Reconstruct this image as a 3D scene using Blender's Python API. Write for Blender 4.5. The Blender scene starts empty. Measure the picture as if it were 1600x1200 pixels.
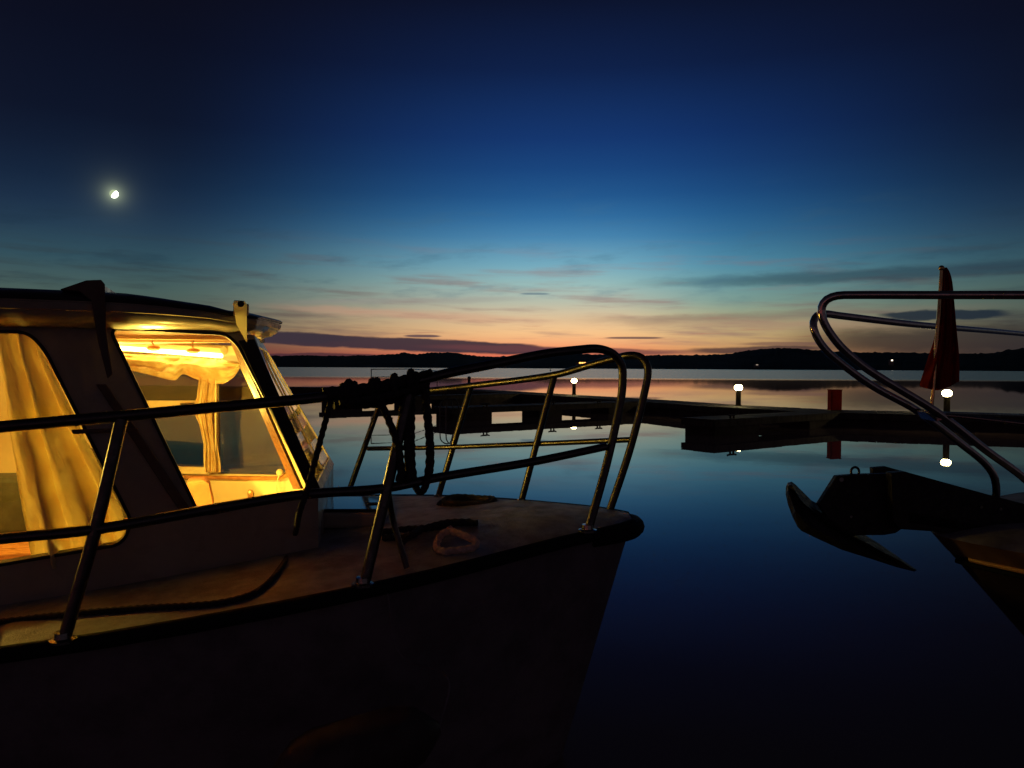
import bpy, bmesh, math, random
from mathutils import Vector, Matrix, noise
R = math.radians
random.seed(7)
scene = bpy.context.scene
COL = scene.collection

# ------------------------------------------------------------------ camera
CAM = Vector((0, 0, 1.83)); FP = 1200.0
cd = bpy.data.cameras.new('camera'); cam = bpy.data.objects.new('camera', cd); COL.objects.link(cam)
ROT = Matrix.Rotation(R(90 - 1.24), 3, 'X') @ Matrix.Rotation(R(0.3), 3, 'Z')
cam.matrix_world = Matrix.Translation(CAM) @ ROT.to_4x4()
cd.sensor_fit = 'HORIZONTAL'; cd.angle = 2 * math.atan(800 / FP)
cd.clip_start = 0.05; cd.clip_end = 60000
scene.camera = cam

def ray(px, py): return ROT @ Vector(((px - 800) / FP, (600 - py) / FP, -1))
def P(px, py, D):
    r = ray(px, py); return CAM + r * (D / r.y)
def PZ(px, py, z):
    r = ray(px, py); return CAM + r * ((z - CAM.z) / r.z)
def PL(px, py, o, n):
    r = ray(px, py); return CAM + r * ((o - CAM).dot(n) / r.dot(n))
def AZ(px): return math.degrees(math.atan((px - 800) / FP))
def EL(px, py):
    r = ray(px, py).normalized(); return math.degrees(math.asin(r.z))

# ------------------------------------------------------------------ node helpers
class G:
    def __init__(s, tree): s.t = tree; s.n = tree.nodes; s.l = tree.links
    def new(s, typ, **kw):
        n = s.n.new(typ)
        for k, v in kw.items(): setattr(n, k, v)
        return n
    def put(s, sock, v):
        if isinstance(v, bpy.types.NodeSocket): s.l.new(v, sock)
        elif v is not None: sock.default_value = v
    def m(s, op, a, b=None, c=None, clamp=False):
        n = s.new('ShaderNodeMath', operation=op, use_clamp=clamp)
        s.put(n.inputs[0], a); s.put(n.inputs[1], b); s.put(n.inputs[2], c)
        return n.outputs[0]
    def ss(s, v, a, b, o0=0.0, o1=1.0):
        n = s.new('ShaderNodeMapRange', interpolation_type='SMOOTHSTEP')
        s.put(n.inputs[0], v); n.inputs[1].default_value = a; n.inputs[2].default_value = b
        n.inputs[3].default_value = o0; n.inputs[4].default_value = o1
        return n.outputs[0]
    def mix(s, f, a, b):
        n = s.new('ShaderNodeMix', data_type='RGBA')
        s.put(n.inputs[0], f); s.put(n.inputs[6], a); s.put(n.inputs[7], b)
        return n.outputs[2]
    def comb(s, x, y, z=0.0):
        n = s.new('ShaderNodeCombineXYZ'); s.put(n.inputs[0], x); s.put(n.inputs[1], y); s.put(n.inputs[2], z)
        return n.outputs[0]
    def noise(s, vec, scale, detail=3, rough=0.5):
        n = s.new('ShaderNodeTexNoise'); s.put(n.inputs['Vector'], vec)
        n.inputs['Scale'].default_value = scale; n.inputs['Detail'].default_value = detail; n.inputs['Roughness'].default_value = rough
        return n.outputs['Fac']
    def ramp(s, f, stops, interp='LINEAR'):
        n = s.new('ShaderNodeValToRGB'); cr = n.color_ramp; cr.interpolation = interp
        while len(cr.elements) < len(stops): cr.elements.new(0.5)
        for e, (p, c) in zip(cr.elements, stops): e.position = p; e.color = c
        s.put(n.inputs[0], f); return n.outputs[0]
def lin(c): c /= 255.0; return c / 12.92 if c <= 0.04045 else ((c + 0.055) / 1.055) ** 2.4
def rgb(r, g, b): return (lin(r), lin(g), lin(b), 1)

# ------------------------------------------------------------------ dusk sky
world = bpy.data.worlds.new('World'); scene.world = world; world.use_nodes = True
world.node_tree.nodes.clear()
g = G(world.node_tree)
tc = g.new('ShaderNodeTexCoord'); vn = g.new('ShaderNodeVectorMath', operation='NORMALIZE')
g.l.new(tc.outputs['Generated'], vn.inputs[0])
sx = g.new('ShaderNodeSeparateXYZ'); g.l.new(vn.outputs[0], sx.inputs[0])
el = g.m('DEGREES', g.m('ARCSINE', sx.outputs[2])); az = g.m('DEGREES', g.m('ARCTAN2', sx.outputs[0], sx.outputs[1]))
def skyramp(stops):
    return g.ramp(g.m('DIVIDE', el, 60.0, clamp=True), [(e / 60.0, rgb(*c)) for e, c in stops])
centre = skyramp([(0, (205, 84, 70)), (0.8, (230, 114, 86)), (1.5, (246, 158, 108)), (2.5, (250, 196, 138)), (3.6, (226, 196, 154)), (4.8, (186, 190, 170)),
                  (6.2, (152, 188, 186)), (7.6, (116, 170, 190)), (9.6, (72, 133, 175)), (11, (50, 109, 159)), (12.5, (35, 87, 141)), (14.4, (26, 69, 125)), (16.5, (21, 54, 110)), (21, (15, 33, 73)),
                  (25.5, (12, 19, 43)), (38, (9, 10, 22)), (60, (7, 7, 12))])
edge = skyramp([(0, (42, 36, 38)), (1.5, (62, 58, 54)), (3, (84, 88, 76)), (5, (72, 94, 90)), (7, (50, 80, 92)), (9, (36, 60, 81)), (10.5, (27, 47, 71)), (12, (20, 37, 61)), (14, (16, 28, 50)), (16, (13, 21, 41)),
                (21, (11, 15, 32)), (25.5, (12, 12, 24)), (38, (9, 9, 16)), (60, (7, 7, 12))])
back = skyramp([(0, (60, 50, 56)), (10, (48, 40, 48)), (25, (27, 23, 32)), (60, (9, 8, 13))])
yellow = skyramp([(0, (176, 94, 70)), (0.8, (204, 132, 86)), (1.5, (222, 166, 106)), (2.5, (214, 182, 126)), (3.6, (178, 178, 138)), (4.8, (136, 168, 156)),
                  (6.2, (108, 160, 168)), (7.6, (82, 146, 174)), (9.6, (54, 116, 160)), (11, (40, 98, 149)), (12.5, (30, 80, 135)), (14.4, (24, 64, 120)), (16.5, (19, 51, 106)), (21, (14, 31, 69)), (25.5, (11, 18, 40)), (38, (9, 10, 22)), (60, (7, 7, 12))])
centre = g.mix(g.ss(az, 5.0, 17.0), centre, yellow)
daz = g.m('ABSOLUTE', g.m('SUBTRACT', az, 5.5))
f1 = g.ss(daz, 2.0, 31.0)
col = g.mix(f1, centre, edge)
col = g.mix(g.ss(daz, 34.0, 75.0), col, back)
# the horizon left of the glow is redder and brighter than right
col = g.mix(g.m('MULTIPLY', g.ss(az, -14.0, -24.0), g.ss(el, 2.2, 0.2)), col, rgb(150, 66, 62))
# streaked, soft cloud layers
vec1 = g.comb(g.m('MULTIPLY', az, 0.10), g.m('MULTIPLY', g.m('ADD', el, g.m('MULTIPLY', az, 0.022)), 1.1))
n1 = g.noise(vec1, 1.0, 5, 0.55)
wob = g.m('MULTIPLY', g.m('SUBTRACT', g.noise(g.comb(g.m('MULTIPLY', az, 0.35), g.m('MULTIPLY', el, 1.6), 3.0), 1.0, 5, 0.6), 0.5), 2.0)
lowmask = g.m('MULTIPLY', g.ss(el, 10.5, 5.0), g.ss(el, 0.6, 2.0))
streak = g.m('MULTIPLY', g.m('MULTIPLY', g.ss(n1, 0.47, 0.72), lowmask), 0.62)
col = g.mix(streak, col, g.mix(f1, rgb(150, 112, 110), rgb(46, 52, 56)))
fine = g.noise(g.comb(g.m('MULTIPLY', az, 0.16), g.m('MULTIPLY', el, 3.4), 9.0), 1.0, 4, 0.6)
col = g.mix(g.m('MULTIPLY', g.m('MULTIPLY', g.ss(fine, 0.55, 0.75), g.ss(el, 4.9, 3.0)), 0.5), col, g.mix(f1, rgb(196, 110, 92), rgb(40, 36, 40)))
def cloud(px, py, hw, hh, c, op, tilt=0.0, soft=0.9, wa=0.25):
    global col
    k = math.cos(math.radians(AZ(px))) ** 2 / FP * 57.2958
    a0, e0 = AZ(px), EL(px, py)
    da = g.m('DIVIDE', g.m('SUBTRACT', az, a0), hw * k)
    de = g.m('SUBTRACT', g.m('SUBTRACT', el, e0), g.m('MULTIPLY', g.m('SUBTRACT', az, a0), tilt))
    de = g.m('ADD', g.m('DIVIDE', de, hh * k), g.m('MULTIPLY', wob, wa * 4))
    r = g.m('SQRT', g.m('ADD', g.m('POWER', g.m('ABSOLUTE', da), 3.0), g.m('MULTIPLY', de, de)))
    col = g.mix(g.m('MULTIPLY', g.ss(r, 1.0 + soft * .5, 1.0 - soft * .5), op), col, rgb(*c))
cloud(1500, 422, 480, 11, (38, 58, 74), .62, 0.01, 1.3, .2)
cloud(1150, 505, 230, 10, (168, 128, 108), .45, -0.03, 1.5, .3)
cloud(1230, 492, 250, 6, (120, 108, 98), .40, 0.02, 1.5, .3)
cloud(650, 492, 190, 6, (206, 150, 124), .4, -0.04, 1.4, .3)
cloud(640, 470, 170, 4, (150, 138, 134), .35, 0.03, 1.4, .3)
cloud(1500, 532, 250, 26, (46, 40, 42), .80, -0.01, 1.2, .14)
cloud(1470, 492, 98, 9, (30, 42, 54), .92, -0.008, .5, .22)
cloud(615, 537, 275, 10, (58, 46, 58), .96, -0.036, .35, .10)
cloud(880, 547, 200, 5, (104, 62, 66), .8, -0.02, .8, .2)
cloud(500, 556, 120, 4, (70, 42, 52), .85, 0.0, .7, .25)
cloud(430, 526, 120, 8, (60, 50, 60), .8, -0.02, .6, .2)
cloud(660, 525, 28, 2.2, (92, 70, 76), .9, 0, .6, .1)
cloud(990, 528, 44, 1.8, (100, 76, 74), .85, 0, .6, .1)
cloud(1180, 546, 105, 5.5, (64, 46, 52), .85, 0.02, .7, .2)
cloud(1230, 537, 70, 3, (110, 80, 74), .7, 0.0, .9, .2)
cloud(835, 459, 22, 1.6, (96, 118, 132), .7, 0, .8, .1)
mott = g.noise(g.comb(g.m('ADD', g.m('MULTIPLY', az, .16), g.m('MULTIPLY', el, .22)), g.m('MULTIPLY', g.m('SUBTRACT', el, g.m('MULTIPLY', az, .10)), .75), 21.0), 1.0, 5, .6)
col = g.mix(g.m('MULTIPLY', g.m('MULTIPLY', g.ss(mott, .5, .74), g.m('MULTIPLY', g.ss(el, 14.0, 8.0), g.ss(el, 3.0, 6.0))), .34), col, g.mix(f1, rgb(74, 112, 136), rgb(26, 44, 62)))
# faint glow round the moon, painted into the sky colour
MD = ray(178, 303).normalized()
dp = g.new('ShaderNodeVectorMath', operation='DOT_PRODUCT'); g.l.new(vn.outputs[0], dp.inputs[0]); dp.inputs[1].default_value = MD
ang = g.m('DEGREES', g.m('ARCCOSINE', g.m('MINIMUM', dp.outputs['Value'], 1.0)))
halo = g.m('ADD', g.m('MULTIPLY', g.m('EXPONENT', g.m('MULTIPLY', ang, -3.2)), 0.62), g.m('MULTIPLY', g.m('EXPONENT', g.m('MULTIPLY', ang, -1.0)), 0.040))
addn = g.new('ShaderNodeMix', data_type='RGBA', blend_type='ADD'); addn.clamp_factor = False
g.put(addn.inputs[0], halo); g.put(addn.inputs[6], col); addn.inputs[7].default_value = (0.72, 0.85, 0.50, 1)
bg = g.new('ShaderNodeBackground'); g.put(bg.inputs[0], addn.outputs[2]); bg.inputs[1].default_value = 1.0
wo = g.new('ShaderNodeOutputWorld'); g.l.new(bg.outputs[0], wo.inputs[0])

vs = scene.view_settings
vs.view_transform = 'Standard'; vs.look = 'None'; vs.exposure = 0; vs.gamma = 1
cy = scene.cycles
cy.max_bounces = 10; cy.diffuse_bounces = 5; cy.glossy_bounces = 5; cy.transparent_max_bounces = 16
cy.sample_clamp_indirect = 4.0; cy.caustics_reflective = False; cy.caustics_refractive = False

# ------------------------------------------------------------------ materials
def mat(name, c, rough=0.5, metal=0.0, spec=0.5, var=0.0, vscale=20.0, bump=0.0, bscale=60.0, c2=None, stretch=None, coat=0.0):
    m = bpy.data.materials.new(name); m.use_nodes = True
    q = G(m.node_tree); b = q.n['Principled BSDF']
    b.inputs['Roughness'].default_value = rough; b.inputs['Metallic'].default_value = metal
    b.inputs['Specular IOR Level'].default_value = spec; b.inputs['Coat Weight'].default_value = coat
    c = tuple(c) + (1,)
    t = q.new('ShaderNodeTexCoord').outputs['Object']
    if stretch:
        mp = q.new('ShaderNodeMapping'); q.l.new(t, mp.inputs[0]); mp.inputs['Scale'].default_value = stretch; t = mp.outputs[0]
    if var or c2:
        c2 = tuple(c2) + (1,) if c2 else tuple(x * (1 - var) for x in c[:3]) + (1,)
        q.put(b.inputs['Base Color'], q.mix(q.ss(q.noise(t, vscale, 6, .65), .35, .65), c, c2))
        q.put(b.inputs['Roughness'], q.ss(q.noise(t, vscale * 2.3, 4), .3, .7, max(.02, rough - .12), min(1, rough + .12)))
    else: b.inputs['Base Color'].default_value = c
    if bump:
        bn = q.new('ShaderNodeBump'); bn.inputs['Strength'].default_value = bump; bn.inputs['Distance'].default_value = .01
        q.put(bn.inputs['Height'], q.noise(t, bscale, 5)); q.l.new(bn.outputs[0], b.inputs['Normal'])
    return m
def emit(name, c, s):
    m = bpy.data.materials.new(name); m.use_nodes = True; q = G(m.node_tree); q.n.clear()
    e = q.new('ShaderNodeEmission'); e.inputs[0].default_value = tuple(c) + (1,); e.inputs[1].default_value = s
    q.l.new(e.outputs[0], q.new('ShaderNodeOutputMaterial').inputs[0]); return m
def glassmat(name, tint=(.92, .93, .9), refl=1.0, base=.045):
    m = bpy.data.materials.new(name); m.use_nodes = True; q = G(m.node_tree); q.n.clear()
    tr = q.new('ShaderNodeBsdfTransparent'); tr.inputs[0].default_value = tuple(tint) + (1,)
    gl = q.new('ShaderNodeBsdfGlossy'); gl.inputs['Roughness'].default_value = 0.01
    lw = q.new('ShaderNodeLayerWeight'); lw.inputs[0].default_value = .5
    fc = q.m('ADD', q.m('MULTIPLY', q.m('POWER', lw.outputs['Facing'], 5.0), .95), base)
    mx = q.new('ShaderNodeMixShader'); q.put(mx.inputs[0], q.m('MULTIPLY', fc, refl, clamp=True))
    q.l.new(tr.outputs[0], mx.inputs[1]); q.l.new(gl.outputs[0], mx.inputs[2])
    q.l.new(mx.outputs[0], q.new('ShaderNodeOutputMaterial').inputs[0]); return m
def clothmat(name, c, tl=0.4, c2=None, weave=260.0):
    m = bpy.data.materials.new(name); m.use_nodes = True; q = G(m.node_tree); q.n.clear()
    t = q.new('ShaderNodeTexCoord').outputs['Object']
    cc = q.mix(q.ss(q.noise(t, 9, 5), .35, .65), tuple(c) + (1,), tuple(c2 or [x * .8 for x in c]) + (1,))
    bn = q.new('ShaderNodeBump'); bn.inputs['Strength'].default_value = .25; bn.inputs['Distance'].default_value = .004
    q.put(bn.inputs['Height'], q.noise(t, weave, 3))
    d = q.new('ShaderNodeBsdfDiffuse'); q.put(d.inputs[0], cc); q.l.new(bn.outputs[0], d.inputs['Normal'])
    e = q.new('ShaderNodeBsdfTranslucent'); q.put(e.inputs[0], cc)
    mx = q.new('ShaderNodeMixShader'); mx.inputs[0].default_value = tl
    q.l.new(d.outputs[0], mx.inputs[1]); q.l.new(e.outputs[0], mx.inputs[2])
    q.l.new(mx.outputs[0], q.new('ShaderNodeOutputMaterial').inputs[0]); return m

M = {}
M['hull'] = mat('hull_paint', (.29, .25, .275), .6, var=.3, vscale=5, spec=.3)
M['hull2'] = mat('brown_tone', (.20, .12, .085), .5, var=.3, vscale=6)  # brown: lit tone on the bulwark, shade tone on the left bracket
M['hull3'] = mat('hull_shade_tone', (.05, .03, .026), .5, var=.3, vscale=6)  # darker copy of the brown: shade on the lower hull put into colour
M['gold'] = mat('strake_glint_gold', (.85, .46, .17), .45, var=.15, vscale=20)  # gold base colour stands in for cabin light glinting along the strake
M['deck'] = mat('deck_coating', (.37, .37, .405), .6, c2=(.20, .19, .20), vscale=7, bump=.5, bscale=160)
M['gel'] = mat('cream_gelcoat', (.55, .48, .38), .35, var=.18, vscale=4, bump=.05, bscale=30)
M['roof'] = mat('roof_skin', (.05, .05, .055), .4, var=.3, vscale=8)
M['dark'] = mat('dark_seal', (.015, .014, .014), .5)
M['rubber'] = mat('black_rubber', (.018, .018, .02), .8, var=.3, vscale=30, spec=.15)
M['steel'] = mat('polished_rail', (.34, .32, .30), .2, metal=1.0, var=.15, vscale=26, bump=.02, bscale=90)
M['steel_dark'] = mat('weathered_rail', (.13, .12, .115), .38, metal=1.0, var=.15, vscale=24, bump=.02, bscale=90)
M['brass'] = mat('bronze_strake', (.95, .62, .30), .42, metal=1.0, var=.2, vscale=30)
M['chrome'] = mat('chrome_rail', (.66, .62, .58), .13, metal=1.0, var=.25, vscale=26, bump=.05, bscale=90)
M['farglass'] = None
M['iron'] = mat('galvanised_anchor', (.055, .05, .05), .55, metal=.6, var=.4, vscale=25, bump=.3, bscale=70)
M['wood'] = mat('varnished_wood', (.50, .22, .07), .35, c2=(.30, .115, .035), vscale=6, stretch=(1.0, 9.0, 9.0), coat=.3)
M['ceiling'] = mat('varnished_ceiling', (.36, .115, .028), .35, c2=(.24, .07, .018), vscale=6, stretch=(1.0, 9.0, 9.0), coat=.2)
M['cushion'] = mat('olive_cushion', (.05, .045, .02), .85, var=.3, vscale=12)
M['panel'] = mat('cream_lining', (.78, .66, .40), .5, var=.12, vscale=5)
M['seat'] = mat('tan_upholstery', (.36, .14, .045), .8, var=.25, vscale=14, bump=.2, bscale=200)
M['darkseat'] = mat('seat_side', (.07, .05, .05), .7)
M['rope'] = mat('tarred_rope', (.055, .048, .045), .9, var=.4, vscale=60)
M['rope2'] = mat('pale_rope', (.85, .66, .56), .9, c2=(.62, .46, .38), vscale=60)
M['curtain'] = clothmat('curtain_cloth', (.90, .84, .58), .42, (.80, .70, .44))
M['swag'] = clothmat('swag_cloth', (.80, .66, .38), .2, (.62, .42, .18))
M['bracket'] = clothmat('translucent_bracket', (.95, .90, .72), .85, (.93, .88, .7))  # made translucent so window light shows through the bracket as a glow
M['glass'] = glassmat('window_glass')
M['farglass'] = glassmat('far_window_glass', (.72, .74, .66), 1.2, .11)
M['hazyglass'] = glassmat('windscreen_glass', (.80, .80, .74), 1.3)
M['pier'] = mat('weathered_planks', (.085, .072, .058), .8, c2=(.045, .038, .03), vscale=2.0, stretch=(1, 5, 1), bump=.4, bscale=9)
M['float'] = mat('float_concrete', (.075, .06, .052), .85, c2=(.04, .032, .028), vscale=1.6, bump=.5, bscale=8)
M['post'] = mat('bollard_paint', (.04, .034, .022), .75, var=.2, vscale=5, spec=.1)
M['red'] = mat('red_cabinet_paint', (.34, .020, .016), .85, var=.2, vscale=4, spec=.05)
M['flag'] = clothmat('red_bunting', (.62, .075, .05), .5, (.46, .05, .035))
M['staff'] = mat('gold_lit_staff', (.9, .62, .28), .22, metal=1.0, var=.3, vscale=20)  # gold tint carries the cabin's warm light on the staff
M['fender'] = mat('fender_vinyl', (.10, .075, .07), .6, var=.3, vscale=8)
M['hill'] = mat('wooded_hill', (.020, .022, .018), .95, spec=.05, var=.4, vscale=.01)
M['lamp'] = emit('lamp_glow', (1.0, .80, .36), 55)
M['tube'] = emit('strip_lamp_glow', (1.0, .66, .16), 26)
M['moon'] = None
M['hot1'] = emit('white_window_glow', (1, .85, .65), 3.0)
M['hot2'] = emit('orange_window_glow', (1, .38, .08), 4.0)
M['wallfar'] = mat('far_house_wall', (.3, .28, .25), .9)

# ------------------------------------------------------------------ object helpers
def rootloc(p):
    v = Vector((0, 0, 0))
    while p is not None: v += p.location; p = p.parent
    return v
def mk(name, verts, faces, m, parent=None, smooth=False, origin=None, bevel=0.0):
    verts = [Vector(v) for v in verts]
    if parent is not None: off = rootloc(parent)
    elif origin is not None: off = Vector(origin)
    else:
        xs = [v.x for v in verts]; ys = [v.y for v in verts]; zs = [v.z for v in verts]
        off = Vector(((min(xs) + max(xs)) / 2, (min(ys) + max(ys)) / 2, min(zs)))
    me = bpy.data.meshes.new(name); me.from_pydata([v - off for v in verts], [], faces)
    bm = bmesh.new(); bm.from_mesh(me)
    bmesh.ops.remove_doubles(bm, verts=bm.verts, dist=1e-5)
    bmesh.ops.recalc_face_normals(bm, faces=bm.faces)
    if bevel:
        es = [e for e in bm.edges if len(e.link_faces) == 2 and e.calc_face_angle(0) > .6]
        bmesh.ops.bevel(bm, geom=es, offset=bevel, segments=2, profile=.6, affect='EDGES')
    bm.to_mesh(me); bm.free()
    if smooth:
        for p in me.polygons: p.use_smooth = True
        try: me.set_sharp_from_angle(angle=R(40))
        except Exception: pass
    me.materials.append(m)
    o = bpy.data.objects.new(name, me); COL.objects.link(o)
    if parent is not None: o.parent = parent
    else: o.location = off
    return o
def thing(name, loc, label, cat, group=None):
    o = bpy.data.objects.new(name, None); COL.objects.link(o); o.location = loc; o.empty_display_size = .1
    o['label'] = label; o['category'] = cat
    if group: o['group'] = group
    return o
def tag(o, label, cat, group=None):
    o['label'] = label; o['category'] = cat
    if group: o['group'] = group
    return o
class B:
    def __init__(s): s.v = []; s.f = []
    def add(s, v, f):
        k = len(s.v); s.v += [Vector(x) for x in v]; s.f += [tuple(i + k for i in q) for q in f]; return s
    def box(s, c, size, rz=0.0):
        hx, hy, hz = [q / 2 for q in size]; ca, sa = math.cos(rz), math.sin(rz); vs_ = []
        for z in (-hz, hz):
            for x, y in ((-hx, -hy), (hx, -hy), (hx, hy), (-hx, hy)):
                vs_.append((c[0] + x * ca - y * sa, c[1] + x * sa + y * ca, c[2] + z))
        return s.add(vs_, [(0, 3, 2, 1), (4, 5, 6, 7), (0, 1, 5, 4), (1, 2, 6, 5), (2, 3, 7, 6), (3, 0, 4, 7)])
    def sweep(s, pts, r, seg=12, closed=False, lobes=0, pitch=.05, amp=.2):
        pts = [Vector(p) for p in pts]; n = len(pts)
        if not closed: tang = [(pts[min(i + 1, n - 1)] - pts[max(i - 1, 0)]).normalized() for i in range(n)]
        else: tang = [(pts[(i + 1) % n] - pts[i - 1]).normalized() for i in range(n)]
        up = Vector((0, 0, 1)) if abs(tang[0].z) < .9 else Vector((1, 0, 0))
        nn = (up - tang[0] * up.dot(tang[0])).normalized(); vs_ = []; d = 0
        rr = r if callable(r) else (lambda t: r)
        for i in range(n):
            t = tang[i]; nn = (nn - t * nn.dot(t)).normalized(); b = t.cross(nn)
            if i: d += (pts[i] - pts[i - 1]).length
            for k in range(seg):
                a = 2 * math.pi * k / seg; q = rr(i / max(1, n - 1))
                if lobes: q *= 1 + amp * math.cos(lobes * (a - 2 * math.pi * d / pitch))
                vs_.append(pts[i] + (nn * math.cos(a) + b * math.sin(a)) * q)
        f = []
        for i in range(n if closed else n - 1):
            j = (i + 1) % n
            for k in range(seg): f.append((i * seg + k, i * seg + (k + 1) % seg, j * seg + (k + 1) % seg, j * seg + k))
        if not closed: f += [tuple(range(seg - 1, -1, -1)), tuple(range((n - 1) * seg, n * seg))]
        return s.add(vs_, f)
    def lathe(s, c, prof, seg=20, ax=None):
        c = Vector(c); vs_ = []; f = []
        for (r, z) in prof:
            for k in range(seg):
                a = 2 * math.pi * k / seg; vs_.append(c + Vector((r * math.cos(a), r * math.sin(a), z)))
        for i in range(len(prof) - 1):
            for k in range(seg): f.append((i * seg + k, i * seg + (k + 1) % seg, (i + 1) * seg + (k + 1) % seg, (i + 1) * seg + k))
        f += [tuple(range(seg - 1, -1, -1)), tuple(range((len(prof) - 1) * seg, len(prof) * seg))]
        return s.add(vs_, f)
    def ball(s, c, r, u=14, v=9, sc=(1, 1, 1)):
        prof = [(max(1e-4, math.sin(math.pi * i / v)), -math.cos(math.pi * i / v)) for i in range(v + 1)]; c = Vector(c); vs_ = []; f = []
        for (q, z) in prof:
            for k in range(u):
                a = 2 * math.pi * k / u; vs_.append(c + Vector((q * math.cos(a) * r * sc[0], q * math.sin(a) * r * sc[1], z * r * sc[2])))
        for i in range(v):
            for k in range(u): f.append((i * u + k, i * u + (k + 1) % u, (i + 1) * u + (k + 1) % u, (i + 1) * u + k))
        return s.add(vs_, f)
    def prism(s, pts, d):
        pts = [Vector(p) for p in pts]; n = len(pts); d = Vector(d)
        return s.add(pts + [p + d for p in pts], [tuple(range(n)), tuple(range(2 * n - 1, n - 1, -1))] + [(i, i + n, (i + 1) % n + n, (i + 1) % n) for i in range(n)])
    def mk(s, name, m, parent=None, **kw): return mk(name, s.v, s.f, m, parent, **kw)
def spline(pts, step=.03, closed=False):
    pts = [Vector(p) for p in pts]; n = len(pts); out = []
    for i in range(n if closed else n - 1):
        if closed: p0, p1, p2, p3 = pts[i - 1], pts[i], pts[(i + 1) % n], pts[(i + 2) % n]
        else: p0, p1, p2, p3 = pts[max(0, i - 1)], pts[i], pts[i + 1], pts[min(n - 1, i + 2)]
        # centripetal-ish tangents scaled by the segment length
        L = (p2 - p1).length; k = max(2, int(L / step))
        t1 = (p2 - p0).normalized() * L * .95 if (p2 - p0).length > 1e-9 else p2 - p1
        t2 = (p3 - p1).normalized() * L * .95 if (p3 - p1).length > 1e-9 else p2 - p1
        for j in range(k):
            t = j / k; h = t * t; c = h * t
            out.append(p1 * (2 * c - 3 * h + 1) + t1 * (c - 2 * h + t) + p2 * (-2 * c + 3 * h) + t2 * (c - h))
    if not closed: out.append(pts[-1])
    return out
def tube(name, pts, r, m, parent=None, step=.02, seg=12, **kw):
    return B().sweep(spline(pts, step), r, seg).mk(name, m, parent, smooth=True, **kw)
def rope(b, pts, r, step=.006):
    return b.sweep(spline(pts, step), r, 9, lobes=3, pitch=r * 7.5, amp=.13)
def interp(tab, x):
    if x <= tab[0][0]: return tab[0][1]
    for (a, u), (b, v) in zip(tab, tab[1:]):
        if x <= b:
            t = (x - a) / (b - a); return u + (v - u) * t
    return tab[-1][1]
def sinterp(tab, x):
    # monotone smooth interpolation
    if x <= tab[0][0]: return tab[0][1]
    if x >= tab[-1][0]: return tab[-1][1]
    for i in range(len(tab) - 1):
        a, u = tab[i]; b, v = tab[i + 1]
        if x <= b:
            m0 = (v - tab[max(0, i - 1)][1]) / (b - tab[max(0, i - 1)][0]); m1 = (tab[min(len(tab) - 1, i + 2)][1] - u) / (tab[min(len(tab) - 1, i + 2)][0] - a)
            h = b - a; t = (x - a) / h
            return (2*t**3-3*t*t+1)*u + (t**3-2*t*t+t)*h*m0 + (-2*t**3+3*t*t)*v + (t**3-t*t)*h*m1
def inpoly(x, y, poly):
    c = False; n = len(poly); j = n - 1
    for i in range(n):
        if (poly[i][1] > y) != (poly[j][1] > y) and x < (poly[j][0] - poly[i][0]) * (y - poly[i][1]) / (poly[j][1] - poly[i][1]) + poly[i][0]: c = not c
        j = i
    return c
def roundpoly(pts, r, k=6):
    """2D polygon with its corners rounded"""
    out = []; n = len(pts)
    for i in range(n):
        p = Vector(pts[i][:2]); a = Vector(pts[i - 1][:2]) - p; b = Vector(pts[(i + 1) % n][:2]) - p
        q = min(r if not isinstance(r, (list, tuple)) else r[i], a.length * .45, b.length * .45)
        s = p + a.normalized() * q; e = p + b.normalized() * q
        for j in range(k + 1):
            t = j / k; out.append(s * (1 - t) ** 2 + p * 2 * t * (1 - t) + e * t * t)
    return out
def sheet(name, outer, holes, O, U, V, th, m, parent=None, bevel=0.0):
    """flat panel with holes: 2D loops in (U,V) at O, thickness th along -N"""
    cu = bpy.data.curves.new('tmp', 'CURVE'); cu.dimensions = '2D'; cu.fill_mode = 'BOTH'; cu.extrude = th / 2
    for lp in [outer] + holes:
        sp = cu.splines.new('POLY'); sp.points.add(len(lp) - 1); sp.use_cyclic_u = True
        for p, q in zip(sp.points, lp): p.co = (q[0], q[1], 0, 1)
    to = bpy.data.objects.new('tmp', cu); COL.objects.link(to)
    dg = bpy.context.evaluated_depsgraph_get(); me = to.evaluated_get(dg).to_mesh()
    N = U.cross(V); vv = [O + U * v.co.x + V * v.co.y + N * (v.co.z - th / 2) for v in me.vertices]; ff = [tuple(p.vertices) for p in me.polygons]
    to.evaluated_get(dg).to_mesh_clear(); bpy.data.objects.remove(to); bpy.data.curves.remove(cu)
    return mk(name, vv, ff, m, parent, bevel=bevel)
def ringframe(name, loop, w, O, U, V, d0, d1, m, parent):
    """moulding along a 2D loop: band of width w, from depth d0 to d1 along N"""
    N = U.cross(V); n = len(loop); b = B(); L = []
    for i in range(n):
        p = Vector(loop[i]); t = (Vector(loop[(i + 1) % n]) - Vector(loop[i - 1])).normalized(); nr = Vector((t.y, -t.x)); L.append((p, nr))
    area = sum(loop[i - 1][0] * loop[i][1] - loop[i][0] * loop[i - 1][1] for i in range(n)); sg = 1 if area > 0 else -1
    prof = [(0, d0), (w * sg, d0), (w * sg, d1), (0, d1)]; vs_ = []
    for p, nr in L:
        for (o, d) in prof:
            q = p + nr * o; vs_.append(O + U * q.x + V * q.y + N * d)
    f = []
    for i in range(n):
        j = (i + 1) % n
        for k in range(4): f.append((i * 4 + k, i * 4 + (k + 1) % 4, j * 4 + (k + 1) % 4, j * 4 + k))
    return b.add(vs_, f).mk(name, m, parent)
def rseg(a, b, n):
    a = Vector(a); b = Vector(b); return [a + (b - a) * (i / n) for i in range(n + 1)]

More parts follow.
